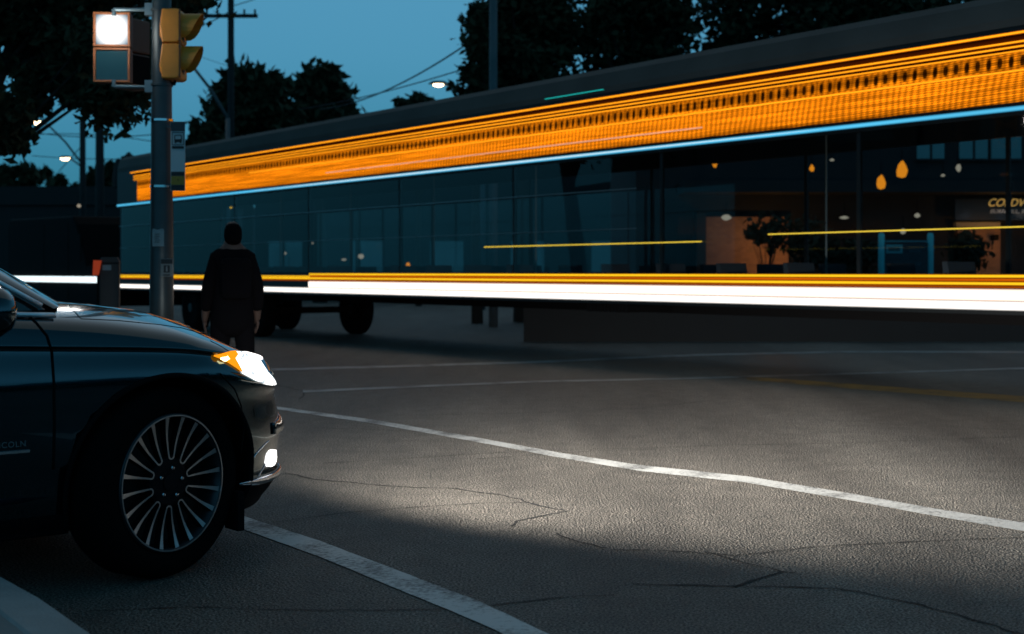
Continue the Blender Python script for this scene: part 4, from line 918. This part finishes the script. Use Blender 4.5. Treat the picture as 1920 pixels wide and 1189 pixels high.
# ---------------------------------------------------------------- buildings behind the bus
BD = 30.0
M_BWALL = worn(mat('shop_dark_cladding', (.006, .007, .008), .8), .3, 2.)
M_BRICK = mat('shop_brick', (.30, .15, .075), .85)
bk = M_BRICK; t = N(bk, 'ShaderNodeTexCoord'); mp_ = N(bk, 'ShaderNodeMapping'); mp_.inputs['Rotation'].default_value = (R(90), 0, 0); br = N(bk, 'ShaderNodeTexBrick', i_Scale=4.)
br.inputs['Color1'].default_value = (.33, .16, .08, 1); br.inputs['Color2'].default_value = (.25, .12, .06, 1); br.inputs['Mortar'].default_value = (.2, .13, .09, 1); br.inputs['Mortar Size'].default_value = .012
L(bk, t.outputs['Object'], mp_.inputs[0]); L(bk, mp_.outputs[0], br.inputs['Vector']); L(bk, br.outputs[0], bk.node_tree.nodes['Principled BSDF'].inputs['Base Color'])
sh = empty('shop_building', (P(1600, 500, BD).x, BD, 0), 0, 'dark shop building with brick wall and lit sign seen through the bus windows', 'building')
ox = sh.location.x
def bx_(u0, v0, u1, v1, y0, y1, floor=False):
    a = P(u0, v0, BD); c = P(u1, v1, BD); return (a.x-ox, y0, 0 if floor else c.z), (c.x-ox, y1, a.z)
b = MB(); b.box(*bx_(1200, 180, 2300, 600, 1.0, 9, True)); b.build('wall', M_BWALL, sh)
b = MB(); b.box(*bx_(1190, 172, 2310, 184, .7, 9.2)); b.build('roof_edge', M_BWALL, sh)
b = MB(); b.box(*bx_(1330, 404, 1492, 600, .80, .995, True)); b.build('brick_panel', M_BRICK, sh)
b = MB(); b.box(*bx_(1818, 424, 1900, 600, .80, .995, True)); b.build('brick_panel', M_BRICK, sh)
b = MB(); b.box(*bx_(1815, 414, 1900, 423, .78, .994)); b.build('lintel', mat('lintel_tan', (.4, .3, .16), .7), sh)
b = MB(); b.box(*bx_(1312, 395, 1330, 600, .5, .99, True)); b.build('column', M_BWALL, sh)
b = MB(); b.box(*bx_(1280, 340, 2250, 362, -.35, .99)); b.build('canopy', M_BWALL, sh)
mw = mat('upper_window_glass', (.01, .03, .04), .06, emit=(.01, .06, .09), strength=.35)
for u0, u1 in ((1744, 1796), (1826, 1880), (1888, 1945), (1975, 2030)):
    b = MB(); b.box(*bx_(u0, 228, u1, 291, .94, .998)); wi = b.build('window', mw, sh)
    b = MB(); A, B2 = bx_(u0, 228, u1, 291, .90, .938)
    b.box((A[0]-.04, .9, A[2]-.05), (B2[0]+.04, .937, A[2])); b.box((A[0]-.04, .9, B2[2]), (B2[0]+.04, .937, B2[2]+.05)); b.box(((A[0]+B2[0])/2-.02, .9, A[2]), ((A[0]+B2[0])/2+.02, .937, B2[2])); b.build('frame', M_BWALL, wi)
# lit fascia sign
fs_ = empty('shop_sign', P(1940, 385, BD + .2), 0, 'dark fascia sign with slanted yellow and white lettering under downlights', 'sign')
b = MB(); b.box((-1.55, .45, -.30), (1.8, .55, .16)); b.build('panel', mat('fascia_navy', (.012, .02, .03), .4), fs_)
text('lettering', 'COLDWELL', .235, mat('letter_yellow', (.9, .6, .2), .5, emit=(1, .6, .15), strength=.35), Matrix.Translation((-.86, .445, .0)) @ Matrix.Rotation(R(90), 4, 'X'), fs_, .012, .35, 1.0)
text('lettering', 'BURNHILL, REALTY', .12, mat('letter_pale', (.5, .5, .5), .5, emit=(.6, .6, .6), strength=.10), Matrix.Translation((-.80, .445, -.15)) @ Matrix.Rotation(R(90), 4, 'X'), fs_, .008, .3, 1.1)
for u in (1831, 1901, 1975):
    r_ = empty('downlight', P(u, 359, BD + .42), 0, {1831: 'warm downlight under the canopy left of the lettering', 1901: 'warm downlight directly above the slanted lettering', 1975: 'warm downlight beyond the right end of the lettering'}[u], 'lamp', 'downlights over the shop sign')
    b = MB(); b.lathe([(.11, .0), (.10, .05), (.03, .08)], Matrix.Diagonal((1.3, 1, 1, 1)), 16); b.build('shade', M_BLACKP, r_)
    b = MB(); b.lathe([(.10, -.004), (.07, -.02), (.001, -.025)], Matrix.Diagonal((1.5, 1, 1, 1)), 16); b.build('bulb', E_('downlight_amber', (1, .5, .12), 1.6), r_, smooth=True)
    l = bpy.data.lights.new('spot', 'SPOT'); l.energy = 26; l.spot_size = R(38); l.spot_blend = .7; l.shadow_soft_size = .03; l.color = (.95, .95, 1)
    lo = bpy.data.objects.new('spot', l); COL.objects.link(lo); lo.parent = r_; lo.location = (0, 0, -.05); lo.rotation_euler = Vector((-.18, .16, -.5)).to_track_quat('-Z', 'Y').to_euler()
# sodium wall lamps lighting the brick
for u, v, e, lab in ((1452, 470, 26, 'amber wall lamp low on the larger brick wall behind the plants'), (1872, 445, 16, 'amber wall lamp beside the small brick wall right of the board')):
    p = P(u, v, BD + .3); r_ = empty('wall_lamp', p, 0, lab, 'lamp', 'amber wall lamps of the shop')
    b = MB(); b.box((-.05, .1, -.06), (.05, .4, .06)); b.build('case', M_BLACKP, r_, bevel=.01)
    l = bpy.data.lights.new('glow', 'POINT'); l.energy = e; l.color = (1, .42, .10); l.shadow_soft_size = .1; lo = bpy.data.objects.new('glow', l); COL.objects.link(lo); lo.parent = r_; lo.location = (0, -.5, 0)
# amber lanterns and pale glints
def lantern(u, v, w_, h_, m, lab, grp, d=27.5, name='lantern', flat=False):
    r_ = empty(name, P(u, v, d), random.uniform(-.5, .5), lab, 'lamp', grp); rx = w_*.42*d/F; rz = h_*.5*d/F
    b = MB(); b.lathe([(.001, -rz), (rx*.8, -rz*.75), (rx, -rz*.2), (rx*.6, rz*.5), (rx*.15, rz), (.001, rz)] if not flat else [(.001, -rz), (rx*.7, -rz*.6), (rx, 0), (rx*.6, rz*.7), (.001, rz)], None, 14)
    b.v = [(x + rx*.25*noise.noise(Vector((x*20, y*20, z*20))), y, z + rz*.25*noise.noise(Vector((x*18+5, y*20, z*18)))) for x, y, z in b.v]
    b.build('glass_shade', m, r_, smooth=True)
    b = MB(); b.tube([(0, 0, rz), (0, 0, rz + .25)], .008, 5); b.build('hook_stem', M_BLACKP, r_)
GL = 'amber lanterns hanging in front of the shop'
lantern(1340, 306, 10, 18, E_AMB, 'leftmost amber hanging lantern, small and pointed', GL); lantern(1522, 315, 11, 14, E_AMB, 'second amber lantern from the left, small', GL)
lantern(1652, 342, 21, 25, E_AMB, 'larger amber lantern hanging lower of the right pair', GL); lantern(1691, 318, 25, 30, E_AMB, 'largest amber lantern hanging higher of the right pair', GL)
GP = 'pale small lamps along the shop front'
for (u, v, a, c, lab) in ((1362, 408, 24, 12, 'pale lamp above the left end of the large brick wall'), (1583, 408, 22, 6, 'flat pale lamp between brick wall and sign board'), (1720, 404, 14, 9, 'pale lamp above the right post of the sign board'), (1693, 434, 14, 11, 'pale lamp just over the sign board'), (1797, 315, 12, 16, 'pale lamp under the upper windows'), (1560, 300, 10, 5, 'tiny pale lamp right of the second amber lantern'), (1768, 329, 9, 5, 'tiny pale lamp left of the lamp under the windows')):
    lantern(u, v, a, c, E_PALE, lab, GP, flat=True, name='small_lamp')
GF = 'distant lamps seen under the bus roof line'
for (u, v, a, c, m_, lab) in ((347, 430, 14, 8, E_PALE, 'pale distant lamp just right of the signal pole'), (333, 429, 10, 4, E_PALE, 'flat pale distant lamp touching the signal pole'), (378, 422, 10, 6, E_PALE, 'pale distant lamp left of the person'), (374, 397, 10, 8, E_YEL, 'yellow distant lamp above the pale ones left of the person'), (395, 399, 7, 4, E_YEL, 'small yellow distant lamp beside the first yellow one'), (433, 388, 6, 6, E_YEL, 'yellow distant lamp over the head of the person'),
        (535, 475, 5, 5, E_PALE, 'tiny distant lamp right of the person'), (542, 503, 7, 7, E_PALE, 'low distant lamp right of the person'), (645, 487, 12, 4, E_PALE, 'flat white distant lamp in a cluster'), (677, 481, 14, 10, E_PALE, 'brightest white distant lamp in the cluster'), (765, 497, 9, 10, E_AMB, 'distant orange lamp near the marker strip'), (586, 456, 4, 4, E_PALE, 'single tiny distant lamp above the cluster'), (148, 386, 9, 7, E_PALE, 'pale lamp over the dark van')):
    lantern(u, v, a, c, m_, lab, GF, d=36 if u != 1172 else 34, flat=True, name='distant_lamp')
lw = empty('low_wall', (10.5, 24.4, 0), 0, 'low dark garden wall along the far pavement under the shop front', 'wall')
b = MB(); b.box((-10.3, 0, 0), (16, .18, .62)); b.build('wall_course', M_BWALL, lw); b = MB(); b.box((-10.35, -.03, .62), (16.05, .21, .67)); b.build('coping', M_BWALL, lw)
# real estate board
sbd = empty('sign_board', (P(1700, 500, 25).x, 25, 0), R(6), 'teal framed real estate sign board on two posts right of the plants', 'sign')
q = 25 / F; px_ = lambda u: (u - 1700)*q; pz_ = lambda v: CH - (v - V0)*q
for uu in (1651, 1746):
    b = MB(); b.lathe([(.055, 0), (.055, pz_(440)), (.035, pz_(437))], Matrix.Translation((px_(uu), 0, 0)), 12); b.build('post', mat('post_teal', (.08, .5, .55), .5), sbd, smooth=True)
b = MB(); b.box((px_(1656), -.02, pz_(454)), (px_(1742), .02, pz_(451))); b.build('top_rail', mat('post_teal2', (.03, .2, .25), .5), sbd)
b = MB(); b.box((px_(1657), -.02, pz_(575)), (px_(1741), .02, pz_(456))); b.build('panel', mat('board_navy', (.006, .02, .03), .5), sbd)
b = MB(); b.box((px_(1659), -.026, pz_(475)), (px_(1691), -.021, pz_(459))); b.build('logo_plate', mat('plate_teal', (.05, .28, .32), .5), sbd)
b = MB(); b.box((px_(1663), -.030, pz_(471)), (px_(1686), -.0265, pz_(464))); b.build('logo_mark', mat('logo_dark', (.01, .06, .07), .5), sbd)
m_t = mat('board_text', (.03, .10, .13), .5)
text('lettering', 'REAL ESTATE', .085, m_t, Matrix.Translation((px_(1674), -.024, pz_(498))) @ Matrix.Rotation(R(90), 4, 'X'), sbd, .002)
text('lettering', 'COLDWELL\nBANKER', .060, m_t, Matrix.Translation((px_(1703), -.024, pz_(467))) @ Matrix.Rotation(R(90), 4, 'X'), sbd, .002)
# plants before the brick
def shrub(u, v, d, rx, rz, leaf, n, label, seed): b_, c_ = tpx(u, v, d, rx, rz); r_ = tree('shrub', b_, 0, c_, leaf, n, label, None, m=M_LEAF2, seed=seed, tr=.04, clumps=26, spread=.9); r_['category'] = 'plant'
shrub(1440, 432, 27, 48, 32, .16, 420, 'hanging foliage plant across the middle of the brick wall', 41)
shrub(1520, 462, 27, 50, 52, .16, 1100, 'dark bushy shrub at the right end of the brick wall', 42)
shrub(1610, 480, 26.5, 38, 34, .15, 800, 'dark shrub just left of the real estate board', 43)
shrub(1820, 470, 27, 40, 38, .15, 1100, 'dark shrub hiding part of the small brick wall', 44)
# low dark buildings on the far side of the street
fb = empty('far_building', (P(700, 500, 60).x, 60, 0), 0, 'low dark building row across the street behind the middle of the bus', 'building')
b = MB(); b.box((-5, 0, 0), (13, 8, 6.0)); b.build('wall', M_BWALL, fb); b = MB(); b.box((-5.2, -.3, 6.0), (13.2, 8.2, 6.3)); b.build('roof', M_BWALL, fb)
for k in range(5):
    b = MB(); b.box((-4.4 + k*3.4, -.04, 1.2), (-3.0 + k*3.4, -.003, 2.5)); b.build('window', mw, fb)
fb = empty('far_building', (P(60, 500, 85).x, 85, 0), 0, 'long dark building at the far left end of the street', 'building')
b = MB(); b.box((-12, 0, 0), (12, 8, 5.2)); b.build('wall', M_BWALL, fb); b = MB(); b.prism([(-12.3, 5.2), (12.3, 5.2), (10, 6.3), (-10, 6.3)], 8.4, Matrix.Translation((0, -.2, 0))); b.build('roof', M_BWALL, fb)

lb = empty('corner_building', (-26, 14, 0), 0, 'dark flat roofed building on the left corner, just outside the picture', 'building')
b = MB(); b.box((-4, -11, 0), (4, 10, 8.5)); b.build('wall', M_BWALL, lb); b = MB(); b.box((-4.2, -11.2, 8.5), (4.2, 10.2, 8.9)); b.build('roof', M_BWALL, lb)
for k in range(5):
    for z in (1.2, 4.8):
        b = MB(); b.box((4.003, -10 + k*4, z), (4.05, -8 + k*4, z+1.7)); b.build('window', M_GLASSD, lb)

# wood to the right of the street, beyond the frame: the car and the bus reflect it
rnd = random.Random(77); vs = []; fs = []
for k in range(5200):
    y = rnd.uniform(-45, 32); h = 4.2 + 2.2*noise.noise(Vector((y*.22, 3, 0))) + 1.2*noise.noise(Vector((y*.9, 8, 0)))
    p = Vector((27 + rnd.uniform(-2.5, 2.5), y, h * rnd.random()**.6)); a = Vector((rnd.uniform(-1, 1), rnd.uniform(-1, 1), rnd.uniform(-1, 1))).normalized(); q = a.orthogonal().normalized(); w_ = a.cross(q); s_ = rnd.uniform(.4, .95)
    o_ = len(vs); vs += [p - q*s_, p + w_*s_*.6, p + q*s_, p - w_*s_*.6]; fs.append((o_, o_+1, o_+2, o_+3))
b = MB(); b.add(vs, fs); tag(b.build('woodland_edge', M_LEAF), kind='stuff')
# every separate piece becomes a part of its own
def islands(o):
    me = o.data; n = len(me.vertices); par = list(range(n))
    def find(a):
        while par[a] != a: par[a] = par[par[a]]; a = par[a]
        return a
    for e in me.edges:
        a, c = find(e.vertices[0]), find(e.vertices[1])
        if a != c: par[a] = c
    g_ = {}
    for p in me.polygons: g_.setdefault(find(p.vertices[0]), []).append(p)
    if len(g_) < 2: return
    first = True
    for polys in g_.values():
        idx = {}; vs = []; fs = []
        for p in polys:
            f = []
            for v in p.vertices:
                if v not in idx: idx[v] = len(vs); vs.append(me.vertices[v].co.copy())
                f.append(idx[v])
            fs.append(f)
        m2 = bpy.data.meshes.new(o.name); m2.from_pydata(vs, [], fs); m2.materials.append(me.materials[0])
        for p2, p in zip(m2.polygons, polys): p2.use_smooth = p.use_smooth
        if first: keep = m2; first = False
        else:
            c = o.copy(); c.data = m2; COL.objects.link(c)
    o.data = keep
SPLIT = {'mud_flap', 'hood_seam', 'door_seam', 'pillar', 'window_trim', 'headlight_rim', 'bumper_crease', 'bumper_seam', 'sill', 'door_handle', 'front_panel', 'door_line', 'mounting_arm', 'window', 'lower_band', 'mount_strap'}
for o in list(bpy.data.objects):
    if o.type == 'MESH' and o.parent and o.name.split('.')[0] in SPLIT: islands(o)
